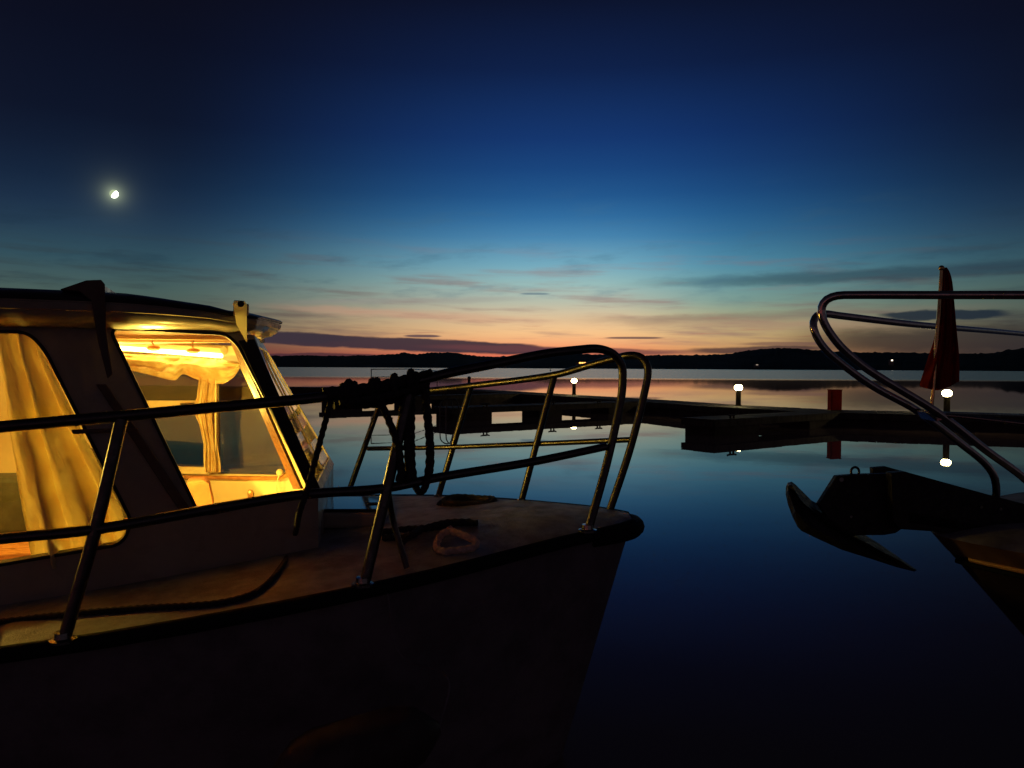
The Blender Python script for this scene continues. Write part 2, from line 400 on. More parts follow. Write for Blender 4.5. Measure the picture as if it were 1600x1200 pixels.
# ------------------------------------------------------------------ water
def build_water():
    m = bpy.data.materials.new('lake_water'); m.use_nodes = True; q = G(m.node_tree); b = q.n['Principled BSDF']
    b.inputs['Base Color'].default_value = (.27, .19, .17, 1); b.inputs['IOR'].default_value = 1.2
    pos = q.new('ShaderNodeNewGeometry').outputs['Position']
    sp = q.new('ShaderNodeSeparateXYZ'); q.l.new(pos, sp.inputs[0])
    # the breeze ruffles the water beyond the sheltered belt
    w = q.noise(q.comb(q.m('MULTIPLY', sp.outputs[0], .004), q.m('MULTIPLY', sp.outputs[1], .004)), 1.0, 4)
    dist = q.m('ADD', sp.outputs[1], q.m('MULTIPLY', q.m('SUBTRACT', w, .5), 26.0))
    far = q.ss(dist, 112.0, 150.0)
    q.put(b.inputs['Roughness'], q.m('ADD', q.m('ADD', q.m('MULTIPLY', far, .16), .008), q.m('MULTIPLY', q.ss(sp.outputs[1], 40.0, 110.0), .03)))
    ht = q.m('ADD', q.noise(pos, .55, 3), q.m('MULTIPLY', q.noise(pos, 3.2, 3), .12))
    bn = q.new('ShaderNodeBump'); bn.inputs['Strength'].default_value = 1.0
    q.put(bn.inputs['Distance'], q.m('ADD', q.m('MULTIPLY', far, .10), .0014)); q.put(bn.inputs['Height'], ht)
    q.l.new(bn.outputs[0], b.inputs['Normal'])
    n = 64; vs_ = [(0, 0, 0)]; f = []
    radii = [20, 80, 400, 2500, 12000]
    for r in radii:
        for k in range(n): a = 2 * math.pi * k / n; vs_.append((r * math.cos(a), r * math.sin(a), 0))
    for k in range(n): f.append((0, 1 + k, 1 + (k + 1) % n))
    for i in range(len(radii) - 1):
        for k in range(n): f.append((1 + i * n + k, 1 + (i + 1) * n + k, 1 + (i + 1) * n + (k + 1) % n, 1 + i * n + (k + 1) % n))
    o = mk('water', vs_, f, m, origin=(0, 0, 0)); o['kind'] = 'structure'
build_water()

# ------------------------------------------------------------------ far shore
def build_hills():
    # skyline measured as pixels above the water line
    prof = [(-900, 16), (-400, 20), (0, 18), (250, 17), (430, 16.5), (470, 17.5), (520, 17), (570, 18), (600, 19), (622, 21), (632, 23), (645, 20), (665, 22), (690, 23), (710, 23), (728, 20), (750, 17.5), (780, 17), (820, 19), (845, 22), (870, 23), (900, 22), (960, 21), (1000, 20), (1040, 21),
            (1080, 21), (1110, 22), (1140, 24), (1160, 28), (1185, 31), (1215, 33), (1245, 32.5), (1275, 30), (1310, 28), (1350, 27), (1400, 27), (1450, 26), (1500, 26), (1550, 27), (1575, 32), (1600, 35), (1700, 38), (2000, 30), (2600, 22)]
    tab = [(math.atan((x - 800) / FP), h) for x, h in prof]
    r0, r1 = 1500.0, 3300.0; vs_ = []; f = []
    na, nr = 900, 14; a0, a1 = R(-66), R(68)
    for i in range(na + 1):
        a = a0 + (a1 - a0) * i / na; h = sinterp(tab, a) * math.cos(a)
        for j in range(nr + 1):
            t = j / nr; r = r0 + (r1 - r0) * t
            s = min(1, t / .45) ** .8 if t < .45 else 1 - .25 * (t - .45)
            z = h / FP * r * s + 1.2 * (t > 0)
            z += (noise.noise(Vector((a * 420, t * 9, 0))) * 3.4 + noise.noise(Vector((a * 1500, t * 20, 4))) * 2.6) * (1 if t > .02 else 0) * (.5 + .5 * s)
            if j == 0: z = -.5
            vs_.append((r * math.sin(a), r * math.cos(a), z))
    for i in range(na):
        for j in range(nr): k = i * (nr + 1) + j; f.append((k, k + 1, k + nr + 2, k + nr + 1))
    o = mk('hills', vs_, f, M['hill'], origin=(0, 0, 0), smooth=True); o['kind'] = 'structure'
build_hills()
def far_house(px, py, D, wpx, glow, label, hpx=2.2, nwin=1):
    p = P(px, py, D); w = wpx * D / FP; h = hpx * D / FP
    t = thing('house', (p.x, D, p.z - h), label, 'house')
    B().box((p.x, D + 4, p.z - h * .5 + .2 - 3), (w * 1.8, 7, h + 8)).mk('wall', M['wallfar'], t)
    tw = w * .95; z1 = p.z + h * .5 + 1.2
    B().prism([(p.x - tw, D + .2, z1), (p.x + tw, D + .2, z1), (p.x, D + .2, z1 + 2.4)], (0, 7.6, 0)).mk('roof', M['hill'], t)
    for k in range(nwin):
        B().box((p.x + (k - (nwin - 1) / 2) * w / nwin, D + .4, p.z), (w / nwin * .8, .3, h)).mk('window', glow, t)
far_house(789, 567, 1490, 2.0, M['hot1'], 'tiny far house showing one white light just above the left bow rail')
far_house(910, 567, 1480, 11, M['hot2'], 'long low far house with glowing orange windows inside the bow rail loop', 2.0, 3)
far_house(1183, 570, 1485, 4, mat('dim', (.1,.1,.1)) if False else emit('faint_glow', (1, .8, .6), .35), 'far house with one faint light below the highest hill', 1.4)
far_house(1394, 563, 1480, 3, M['hot1'], 'far lit house on the shore left of the red flag', 2.0)
t = thing('channel_marker', P(860, 576, 420), 'small dark marker post standing out on the far open lake', 'marker')
q = P(860, 576, 420); B().lathe((q.x, q.y, -.5), [(.35, 0), (.35, .9), (.14, 1.0), (.14, 2.3), (.01, 2.35)], 10).mk('post', M['dark'], t)
B().ball((q.x, q.y, 2.2), .42).mk('topmark', M['dark'], t)

# ------------------------------------------------------------------ moon
def build_moon():
    m = bpy.data.materials.new('moon_phase_glow'); m.use_nodes = True; q = G(m.node_tree); q.n.clear()
    nr = q.new('ShaderNodeNewGeometry').outputs['Normal']; d = q.new('ShaderNodeVectorMath', operation='DOT_PRODUCT')
    q.l.new(nr, d.inputs[0]); d.inputs[1].default_value = (MD.cross(Vector((0, 0, 1))).normalized() * .78 - Vector((0, 0, 1)) * .55 - MD * .22).normalized()
    tn = q.new('ShaderNodeTexCoord').outputs['Object']
    e = q.new('ShaderNodeEmission'); lit = q.ss(d.outputs['Value'], -.1, .3); q.put(e.inputs[1], q.m('ADD', q.m('MULTIPLY', lit, 5.0), 1.0))
    q.put(e.inputs[0], q.mix(lit, (.42, .50, .30, 1), q.mix(q.noise(tn, .012, 4), (.95, 1, .82, 1), (.8, .88, .68, 1))))  # phase shading and haze over the dark side painted into the emission
    q.l.new(e.outputs[0], q.new('ShaderNodeOutputMaterial').inputs[0])
    c = CAM + MD * 20000
    tag(B().ball(c, 92, 32, 20).mk('moon', m, None, smooth=True, origin=c), 'bright half-lit moon alone in the dark blue sky', 'moon')
build_moon()

# ------------------------------------------------------------------ floating jetty
DZ = .45
def offset_line(pts, d):
    out = []
    for i, p in enumerate(pts):
        a = Vector(pts[max(0, i - 1)]); b = Vector(pts[min(len(pts) - 1, i + 1)]); t = (b - a).normalized()
        out.append(Vector(p) + Vector((t.y, -t.x)) * d)
    return out
def cleat(parent, x, y, rz):
    b = B(); ca, sa = math.cos(rz), math.sin(rz)
    for s in (-.07, .07): b.box((x + s * ca, y + s * sa, DZ + .045), (.035, .05, .09), rz)
    b.sweep([(x - .19 * ca, y - .19 * sa, DZ + .115), (x - .12 * ca, y - .12 * sa, DZ + .1), (x + .12 * ca, y + .12 * sa, DZ + .1), (x + .19 * ca, y + .19 * sa, DZ + .115)], .026, 8)
    b.mk('cleat', M['dark'], parent, smooth=True)
def pontoon(name, far, width, floats, label, cleats=(), wtab=None):
    """far: polyline of the far edge (x,y); deck goes to the right-hand side by width"""
    far = [Vector(p) for p in far]; near = offset_line(far, width)
    o0 = far[0]; t = thing(name, (o0.x, o0.y, 0), label, 'pontoon')
    b = B(); n = len(far)
    # deck planks laid across, a narrow gap between every two
    tot = 0
    for i in range(n - 1):
        L = (far[i + 1] - far[i]).length; k = max(1, int(L / .16))
        for j in range(k):
            a, c = (j + .03) / k, (j + .97) / k
            q = [far[i].lerp(far[i + 1], a), far[i].lerp(far[i + 1], c), near[i].lerp(near[i + 1], c), near[i].lerp(near[i + 1], a)]
            dz = random.uniform(-.004, .004)
            b.prism([(v.x, v.y, DZ - .04 + dz) for v in q], (0, 0, .04))
    b.mk('deck', M['pier'], t)
    for ln, side in ((far, 0), (near, 0), (None, 1)):
        if ln is None: continue
        bb = B(); inner = offset_line(ln, .07 if ln is far else -.07)
        for i in range(n - 1):
            q = [ln[i], ln[i + 1], inner[i + 1], inner[i]]
            bb.prism([(v.x, v.y, .25) for v in q], (0, 0, DZ - .046 - .25))
        bb.mk('side_beam', M['pier'], t)
    bb = B(); q = [far[0], near[0]]; d = (far[1] - far[0]).normalized() * .07
    bb.prism([(q[0].x, q[0].y, .25), (q[1].x, q[1].y, .25), (q[1].x + d.x, q[1].y + d.y, .25), (q[0].x + d.x, q[0].y + d.y, .25)], (0, 0, DZ - .05 - .25)); bb.mk('end_beam', M['pier'], t)
    cum = [0]
    for i in range(n - 1): cum.append(cum[-1] + (far[i + 1] - far[i]).length)
    def at(ln, s):
        for i in range(n - 1):
            if s <= cum[i + 1] or i == n - 2: return ln[i].lerp(ln[i + 1], (s - cum[i]) / (cum[i + 1] - cum[i]))
    for (s0, s1) in floats:
        fb = B(); nseg = max(1, int((s1 - s0) / 2))
        for k in range(nseg):
            u0, u1 = s0 + (s1 - s0) * k / nseg, s0 + (s1 - s0) * (k + 1) / nseg
            ws = [(.12, 0.9), (.06, .96)]
            q = [at(far, u0).lerp(at(near, u0), .05), at(far, u1).lerp(at(near, u1), .05), at(far, u1).lerp(at(near, u1), .95), at(far, u0).lerp(at(near, u0), .95)]
            fb.prism([(v.x, v.y, -.25) for v in q], (0, 0, .252 + .25 - .004))
        fb.mk('float', M['float'], t)
    for s in cleats:
        p = at(near, s).lerp(at(far, s), .1); d = (at(near, min(s + .3, cum[-1])) - at(near, max(0, s - .3))); cleat(t, p.x, p.y, math.atan2(d.y, d.x))
    return t
main_far = [(-60, 60), (-30, 54.5), (-15, 52), (-6, 49.8), (-2, 48), (0.5, 44), (3, 39.6), (6.9, 33.0), (8.6, 29.2), (10.9, 26.2), (12.5, 25.5), (16, 24.3), (22, 22.4), (34, 19.0)]
pontoon('jetty', main_far, 2.0, [(0, 20), (22, 40), (41.5, 52), (53, 66), (66.6, 104)], 'long dark floating jetty running across the lake carrying the lit lamps', (90.5, 94.2))
pontoon('finger_pontoon', [(-8.7, 34.6), (-0.2, 41.2)], 1.15, [(0.1, 1.6), (3.8, 4.95), (5.9, 10.6)], 'finger pontoon with a wire guard rail behind the bow rope coil', (3.0, 6.0))
pontoon('finger_pontoon', [(-2.75, 26.7), (4.6, 32.4)], 1.15, [(0.1, 1.75), (3.92, 5.03), (7.5, 9.2)], 'finger pontoon with a ladder at its end, beyond the bow rail', (1.5, 4.6, 7.0))
pontoon('finger_pontoon', [(4.75, 21.5), (10.6, 25.9)], 1.15, [(0.1, 2.06), (4.6, 7.2)], 'stout finger pontoon nearest the anchor, below the middle lamp', (.9,))

def bollard(px, D, lit, label, ztop):
    p = P(px, 600, D); x = p.x
    t = thing('bollard_lamp', (x, D, DZ), label, 'lamp', 'bollard lamps along the jetty')
    B().lathe((x, D, DZ), [(.13, 0), (.13, .02), (.095, .03), (.09, ztop - DZ - .13), (.10, ztop - DZ - .12), (.10, ztop - DZ - .10), (.02, ztop - DZ - .095)], 20).mk('post', M['post'], t, smooth=True)
    z = ztop - .095
    if lit:
        B().lathe((x, D, z), [(.02, 0), (.09, .01), (.13, .05), (.145, .10), (.13, .155), (.09, .195), (.02, .21)], 20).mk('lamp_head', M['lamp'], t, smooth=True)
        B().lathe((x, D, z + .212), [(.07, 0), (.05, .02), (.01, .03)], 20).mk('cap', M['post'], t, smooth=True)
    else:
        B().lathe((x, D, z), [(.02, 0), (.10, .005), (.11, .05), (.10, .16), (.02, .18)], 20).mk('lamp_head', M['dark'], t, smooth=True)
bollard(733, 47.0, False, 'unlit bollard lamp furthest along the jetty, left of the lit ones', 1.18)
bollard(897, 38.9, True, 'lit bollard lamp seen between the two bow rails of the near boat', 1.16)
bollard(1154, 28.4, True, 'lit bollard lamp in clear view between the two boats', 1.12)
bollard(1480, 24.1, True, 'lit bollard lamp seen just below the red flag', 1.08)
p = P(1304, 640, 25.5)
t = thing('power_pedestal', (p.x, 25.5, DZ), 'squat dark red cabinet standing on the jetty between lamp and flag', 'pedestal')
B().box((p.x, 25.5, DZ + .35), (.36, .30, .66), .04).mk('cabinet', M['red'], t, bevel=.02)
B().box((p.x, 25.5, DZ + .69), (.385, .325, .025), .04).mk('lid', M['red'], t, bevel=.006)
B().box((p.x, 25.34, DZ + .34), (.29, .012, .52), .04).mk('door', M['red'], t, bevel=.004)
B().box((p.x, 25.5, DZ + .012), (.40, .34, .024), .04).mk('base', M['dark'], t)

# guard rail on the left finger
def guard_rail():
    D = 34.9; pts = [(580, 35.4), (645, 36.4), (683, 40.6)]
    base = [Vector((P(px, 600, d).x, d, DZ)) for px, d in pts]
    t = thing('guard_rail', base[0], 'thin wire guard rail with three posts on the pontoon behind the rope coil', 'railing')
    tops = [1.71, 1.73, 1.62]
    for bq, z in zip(base, tops): B().sweep([bq, (bq.x, bq.y, z)], .022, 8).mk('post', M['steel_dark'], t)
    B().sweep([(bq.x, bq.y, z) for bq, z in zip(base, tops)], .02, 8).mk('top_rail', M['steel_dark'], t)
    B().sweep([(bq.x, bq.y, z - .36) for bq, z in zip(base, tops)], .016, 8).mk('mid_rail', M['steel_dark'], t)
guard_rail()
def ladder():
    t = thing('ladder', (-2.55, 25.6, -.2), 'narrow metal ladder on the end of the pontoon beside the rope coil', 'ladder')
    e = [(P(688, 600, 25.7).x, 25.75), (P(698, 600, 25.6).x, 25.5)]
    for x, y in e: B().sweep(spline([(x, y, -.4), (x, y, .55), (x + .1, y + .1, .72), (x + .3, y + .25, .74), (x + .4, y + .32, .44)], .04), .02, 8).mk('rail', M['steel_dark'], t, smooth=True)
    for z in (.02, .2, .38): B().sweep([(e[0][0], e[0][1], z), (e[1][0], e[1][1], z)], .016, 8).mk('rung', M['steel_dark'], t)
ladder()

# ------------------------------------------------------------------ near boat (left)
boat = thing('cabin_cruiser', (-1.0, 3.7, 0), 'dark cabin cruiser with lit yellow cabin windows and pulpit rails', 'boat')
NEAR = [(-7, 2.95), (-6, 2.62), (-5, 2.40), (-4, 2.29), (-3, 2.25), (-2.2, 2.28), (-1.6, 2.37), (-1.04, 2.52), (-.6, 2.69), (-.3, 2.85), (0, 3.06), (.2, 3.215), (.40, 3.36), (.50, 3.445), (.555, 3.52)]
def yc(x): return 3.6 - .07 * (x - .6)
def ynear(x): return sinterp(NEAR, x)
def yfar(x): return 2 * yc(x) - ynear(x)
ZS = [(-7, 1.0), (-6, .96), (-4, .925), (-2.2, .925), (-1.6, .95), (-1.04, 1.0), (-.54, 1.05), (0, 1.10), (.3, 1.122), (.6, 1.135)]
def zs(x): return sinterp(ZS, x)
xs = [-7, -6.5, -6, -5.5, -5, -4.5, -4, -3.5, -3, -2.6, -2.2, -1.9, -1.6, -1.3, -1.04, -.8, -.6, -.45, -.3, -.15, 0, .1, .2, .3, .38, .45, .5, .535, .555]
def build_hull():
    hs = [(1, 1, 0), (.93, .985, 0), (.75, .95, 0), (.5, .89, 0), (.25, .82, 0), (0, .72, 0), (-.25, .45, 0), (-.4, .0, 0)]
    vs_ = []; f = []; m = len(hs) * 2 - 1
    for x in xs:
        z0 = zs(x) - .002; w = max(0, 1 - (.6 - x) / 2.2); row = []
        for side in (-1, 1):
            r_ = []
            for h, fr, _ in hs:
                hb = (ynear(x) - yc(x)) if side < 0 else (yfar(x) - yc(x))
                xx = x - .32 * (1 - h) * w
                r_.append(Vector((xx, yc(xx) + hb * fr, z0 * h)))
            row += r_ if side < 0 else r_[-2::-1]
        vs_ += row
    for i in range(len(xs) - 1):
        for k in range(m - 1): f.append((i * m + k, i * m + k + 1, (i + 1) * m + k + 1, (i + 1) * m + k))
    f.append(tuple(range(m))); k = (len(xs) - 1) * m; f.append(tuple(range(k + m - 1, k - 1, -1)))
    h = mk('hull', vs_, f, M['hull'], boat, smooth=True)
    # rubbing strake right round the gunwale and the rounded stem fender
    near = [Vector((x, ynear(x) - .010, zs(x) - .022)) for x in xs]; far = [Vector((x, yfar(x) + .010, zs(x) - .022)) for x in xs]
    B().sweep(near, .028, 10).mk('rubbing_strake', M['rubber'], h, smooth=True)
    B().sweep(far, .028, 10).mk('rubbing_strake', M['rubber'], h, smooth=True)
    b = B()
    b.sweep(spline([(.36, 3.335, 1.085), (.47, 3.40, 1.088), (.54, 3.46, 1.092), (.582, 3.555, 1.094), (.578, 3.65, 1.094), (.54, 3.73, 1.088), (.45, 3.80, 1.085), (.36, 3.86, 1.08)], .02), .038, 12)
    b.mk('bow_fender', M['rubber'], h, smooth=True)
build_hull()
# cabin plan (outer faces)
NWo = Vector((-1.833, 2.75, 0)); NWd = Vector((.974, .45, 0)).normalized(); UP = Vector((0, 0, 1))
FB = Vector((-1.0, 4.3, 0)); FWd = Vector((1.6, -.75, 0)).normalized()   # far wall, running forward
nb = NWo + NWd * 1.1237
plan = [(-3.5, 2.57), (-2.15, 2.604), (nb.x, nb.y), (FB.x, FB.y), (-2.6, 5.05), (-3.5, 5.08)]
def build_deck():
    vs_ = []; f = []; nx, ny = 190, 60; x0, x1 = -7, .555
    for i in range(nx + 1):
        x = x0 + (x1 - x0) * i / nx
        for j in range(ny + 1):
            t = j / ny; y = ynear(x) + (yfar(x) - ynear(x)) * t
            vs_.append((x, y, zs(x) + .055 * (1 - (2 * t - 1) ** 2) * min(1, (yfar(x) - ynear(x)))))
    for i in range(nx):
        for j in range(ny):
            k = i * (ny + 1) + j; q = (k, k + ny + 1, k + ny + 2, k + 1)
            if all(inpoly(vs_[a][0], vs_[a][1], plan) for a in q): continue
            f.append(q)
    mk('deck', vs_, f, M['deck'], boat, smooth=True)
build_deck()
def deckz(x, y):
    t = (y - ynear(x)) / (yfar(x) - ynear(x)); return zs(x) + .055 * (1 - (2 * t - 1) ** 2) * min(1, (yfar(x) - ynear(x)))

# --- cabin walls
Nn = NWd.cross(UP)          # outward (towards the viewer)
def W(px, py, inset=0.0):
    p = PL(px, py, NWo - Nn * inset, Nn) - NWo; return (p.dot(NWd), p.z)
win1 = roundpoly([W(-150, 905), W(-150, 519), W(42, 521), W(68, 548), W(203, 815), W(190, 848)], [.03, .05, .05, .05, .03, .05])
win2 = roundpoly([W(312, 800), W(174, 514), W(352, 524), W(370, 540), W(482, 757), W(478, 768), W(330, 800)], [.03, .035, .06, .05, .02, .02, .03])
top_u = W(395, 530)
outer = [(-.35, 0.40), (1.1237, 0.40), (1.1237, 1.28), (top_u[0], 1.955), (.55, 1.985), (-.35, 1.985)]
sheet('cabin_side', outer, [win1, win2], NWo, NWd, UP, .045, M['gel'], boat)
for nm, lp in (('w', win1), ('w', win2)):
    fr = ringframe('window', lp, .012, NWo, NWd, UP, .006, -.05, M['dark'], boat)
    tagv = sheet('pane', [(a, b) for a, b in lp], [], NWo - Nn * .018, NWd, UP, .006, M['glass'], fr)
# black front pillar trim and the pillar between the windows
def wallpoly(name, pxs, d0, d1, m, parent=boat, bevel=.004):
    pts = [NWo + NWd * u + UP * z + Nn * d0 for u, z in (W(*p) for p in pxs)]
    return B().prism(pts, Nn * (d1 - d0)).mk(name, m, parent, bevel=bevel)
wallpoly('front_pillar', [(372, 532), (397, 530), (503, 770), (484, 772)], .002, .016, M['dark'])
# door leaf recessed lines and its cover strip between the two windows
wallpoly('door_stile', [(150, 600), (166, 600), (300, 798), (282, 800)], .002, .012, M['hull2'])
wallpoly('door_rail', [(112, 671), (214, 668), (216, 674), (114, 678)], .002, .014, M['hull2'])
# inner lining of the near pillar by the windscreen: orange wood strip
b = B(); 
a_ = [NWo + NWd * u + UP * z - Nn * .17 for u, z in (W(358, 530, .17), W(458, 764, .17))]
c_ = [NWo + NWd * u + UP * z - Nn * .056 for u, z in (W(470, 764, .056), W(366, 530, .056))]
b.prism(a_ + c_, NWd * .012); b.mk('pillar_trim', M['wood'], boat)

# --- windscreen
NB = Vector((nb.x, nb.y, 1.28)); NT = NWo + NWd * top_u[0] + UP * 1.955; FBt = Vector((-1.0, 4.3, 1.28)); FT = Vector((-1.385, 4.26, 1.955))
def wsp(a, c): return (NB * (1 - a) + FBt * a) * (1 - c) + (NT * (1 - a) + FT * a) * c
wn = (FBt - NB).cross(NT - NB).normalized(); wn = wn if wn.x > 0 else -wn
def wsbar(a0, c0, a1, c1, name='windscreen_frame', m=None, th=.03, par=boat):
    pts = [wsp(a0, c0), wsp(a1, c0), wsp(a1, c1), wsp(a0, c1)]
    return B().prism([p + wn * .004 for p in pts], -wn * th).mk(name, m or M['dark'], par)
ws = B()
for (a0, c0, a1, c1) in ((0, 0, 1, .06), (0, .93, 1, 1), (0, .06, .035, .93), (.965, .06, 1, .93), (.485, .06, .515, .93)):
    pts = [wsp(a0, c0), wsp(a1, c0), wsp(a1, c1), wsp(a0, c1)]; ws.prism([p + wn * .004 for p in pts], -wn * .03)
wsf = ws.mk('windscreen_frame', M['gel'], boat)
for a0, a1 in ((.035, .485), (.515, .965)):
    B().prism([wsp(a0, .06), wsp(a1, .06), wsp(a1, .93), wsp(a0, .93)], -wn * .006).mk('windscreen_pane', M['hazyglass'], wsf)
# trunk below the windscreen
B().prism([(nb.x, nb.y, .4), (FB.x, FB.y, .4), (FB.x, FB.y, 1.285), (nb.x, nb.y, 1.285)], (-.04, 0, 0)).mk('cabin_front', M['gel'], boat)

# --- far wall with its windows
Nf = UP.cross(FWd)         # away from the viewer
Fo = FB.copy()
def WF(px, py):
    p = PL(px, py, Fo - Nf * .0, Nf) - Fo; return (p.dot(FWd), p.z)
fw1 = roundpoly([WF(196, 738), WF(196, 562), WF(322, 566), WF(322, 738)], .02)
fw2 = roundpoly([WF(340, 740), WF(340, 566), WF(377, 572), WF(452, 735), WF(440, 742)], [.02, .02, .04, .05, .03])
fw0 = roundpoly([(-1.95, 1.15), (-1.95, 1.85), (-1.68, 1.85), (-1.68, 1.15)], .03)
fo = [(-1.767, .6), (0, .6), (0, 1.28), (-.36, 1.95), (-1.767, 1.985)]
fo = [(-2.3, .4), (-.03, .4), (-.03, 1.28), (-.50, 1.95), (-2.3, 1.985)]
sheet('far_cabin_side', fo, [fw0, fw1, fw2], Fo, -FWd * -1, UP, -.03, M['panel'], boat)
for lp in (fw0, fw1, fw2):
    fr = ringframe('far_window', lp, .016, Fo, FWd, UP, .012, -.02, M['panel'], boat)
    sheet('pane', lp, [], Fo + Nf * .008, FWd, UP, .004, M['farglass'], fr)
IN = -Nf
def Q(px, py, inset):       # a point just inside the far wall
    return PL(px, py, Fo - Nf * inset, Nf)
# transom bar of the sliding far window, sill and rail
B().prism([Q(222, 626, .02), Q(322, 626, .02), Q(322, 637, .02), Q(222, 637, .02)], -IN * .03).mk('transom', M['panel'], boat)
B().prism([Q(215, 727, .05), Q(326, 731, .05), Q(326, 741, .05), Q(215, 738, .05)], -IN * .04).mk('sill', M['panel'], boat)
B().sweep(spline([Q(200, 744, .04), Q(300, 745.5, .04), Q(400, 747, .04), Q(438, 747, .04), Q(448, 743, .04), Q(453, 735, .04)], .02), .012, 8).mk('trim_rail', M['wood'], boat, smooth=True)
B().prism([Q(284, 630, .055), Q(303, 630, .055), Q(303, 634, .055), Q(284, 634, .055)], IN * .012).mk('window_catch', M['dark'], boat)
# lining: ceiling, cornice, floor, aft bulkhead, aft walls
def cap(name, z, th, m, inset=.05, pl=None):
    pl = pl or plan; c = Vector((sum(p[0] for p in pl) / len(pl), sum(p[1] for p in pl) / len(pl)))
    pts = []
    for p in pl:
        d = c - Vector(p); pts.append(Vector(p) + d.normalized() * inset)
    return B().prism([(p.x, p.y, z) for p in pts], (0, 0, th)).mk(name, m, boat)
planT = [(-3.5, 2.57), (-2.15, 2.604), (NT.x, NT.y), (FT.x, FT.y), (-2.6, 5.05), (-3.5, 5.08)]
cap('ceiling', 1.962, .02, M['ceiling'], .03, planT)
cap('cabin_floor', .45, .03, M['wood'], .05)
for k, dx in enumerate((-.0, .35, .7)):
    pass
# battens along the ceiling
for q0, q1 in (((-2.6, 3.15), (-1.2, 3.42)), ((-2.6, 3.75), (-1.25, 3.78))):
    B().box(((q0[0] + q1[0]) / 2, (q0[1] + q1[1]) / 2, 1.953), (1.4, .05, .018), math.atan2(q1[1] - q0[1], q1[0] - q0[0])).mk('ceiling_batten', M['panel'], boat)
aft = [Vector((-3.5, 2.57, 0)), Vector((-2.15, 2.604, 0))]
d = (aft[1] - aft[0]).normalized()
aw = roundpoly([(.2, 1.12), (1.12, 1.12), (1.12, 1.93), (.2, 1.93)], .06)
sheet('aft_cabin_side', [(0, .4), ((aft[1] - aft[0]).length, .4), ((aft[1] - aft[0]).length, 1.985), (0, 1.985)], [], aft[0], d, UP, .045, M['gel'], boat)
B().box((-3.5, 3.82, 1.2), (.04, 2.5, 1.56)).mk('aft_bulkhead', M['panel'], boat)
B().box((-3.05, 5.06, 1.3), (.9, .03, 1.35), .03).mk('far_aft_side', M['panel'], boat)
# strip lamp along the top of the far side
p0, p1 = Q(150, 541, .13), Q(346, 556, .13)
B().sweep([p0, p1], .013, 10).mk('strip_lamp', M['tube'], boat, smooth=True)
B().sweep([p0 + Vector((0, .03, .03)), p1 + Vector((0, .03, .03))], .03, 6).mk('lamp_housing', M['panel'], boat)
# cornice box above the far windows
B().prism([Q(150, 520, .06), Q(366, 541, .06), Q(372, 556, .06), Q(150, 548, .06)], -IN * .04).mk('cornice', M['panel'], boat)
# two hooks under the ceiling
for px, py in ((240, 528), (302, 532)):
    h = P(px, py, 3.7); b = B(); b.sweep(spline([h + Vector((0, 0, .06)), h + Vector((.006, 0, .01)), h + Vector((-.008, 0, -.02)), h + Vector((0, 0, -.035))], .005), .004, 6)
    b.ball(h + Vector((0, 0, -.05)), .022, sc=(1.5, 1, .6)); b.mk('lamp_hook', M['panel'], boat, smooth=True)
# dash shelf, seat back, knob, cord
B().prism([Q(330, 786, .02), Q(420, 783, .02), Q(420, 800, .02), Q(330, 805, .02)], IN * .3).mk('shelf', M['wood'], boat)
s0 = [P(x, y, 4.02) for x, y in ((292, 752), (318, 750), (327, 756), (333, 785), (334, 830), (284, 830), (286, 780))]
B().prism(s0, (-.05, .14, 0)).mk('seat_back', M['seat'], boat, bevel=.015)
B().ball(Q(391, 772, .03), .022, sc=(.8, .6, 1.25)).mk('knob', M['brass'], boat, smooth=True)
B().ball(Q(437, 738, .05), .02).mk('toggle', M['panel'], boat, smooth=True)
B().sweep(spline([Q(437, 740, .06), Q(433, 752, .07), Q(432, 768, .07), Q(434, 790, .07)], .01), .004, 6).mk('cord', M['panel'], boat)
B().sweep([Q(337, 556, .10), Q(337, 738, .08)], .005, 6).mk('curtain_cord', M['panel'], boat)
# side bench, table and an added dark block low behind the first window
b = B().box((-2.35, 3.75, .98), (.75, .8, .035), .12); b.mk('table', M['wood'], boat, bevel=.008)
b = B().box((-2.55, 4.72, 1.0), (.9, .14, .62), -.42); b.mk('bench_back', M['cushion'], boat, bevel=.03)
B().box((-2.62, 3.72, 1.15), (.75, .16, .29), .15).mk('dark_window_block', M['cushion'], boat, bevel=.03)  # dark block added in place of the dim far window
B().box((-1.75, 3.05, .86), (1.1, .22, .03), NWd.to_2d().angle_signed(Vector((1, 0)))).mk('side_shelf', M['wood'], boat)

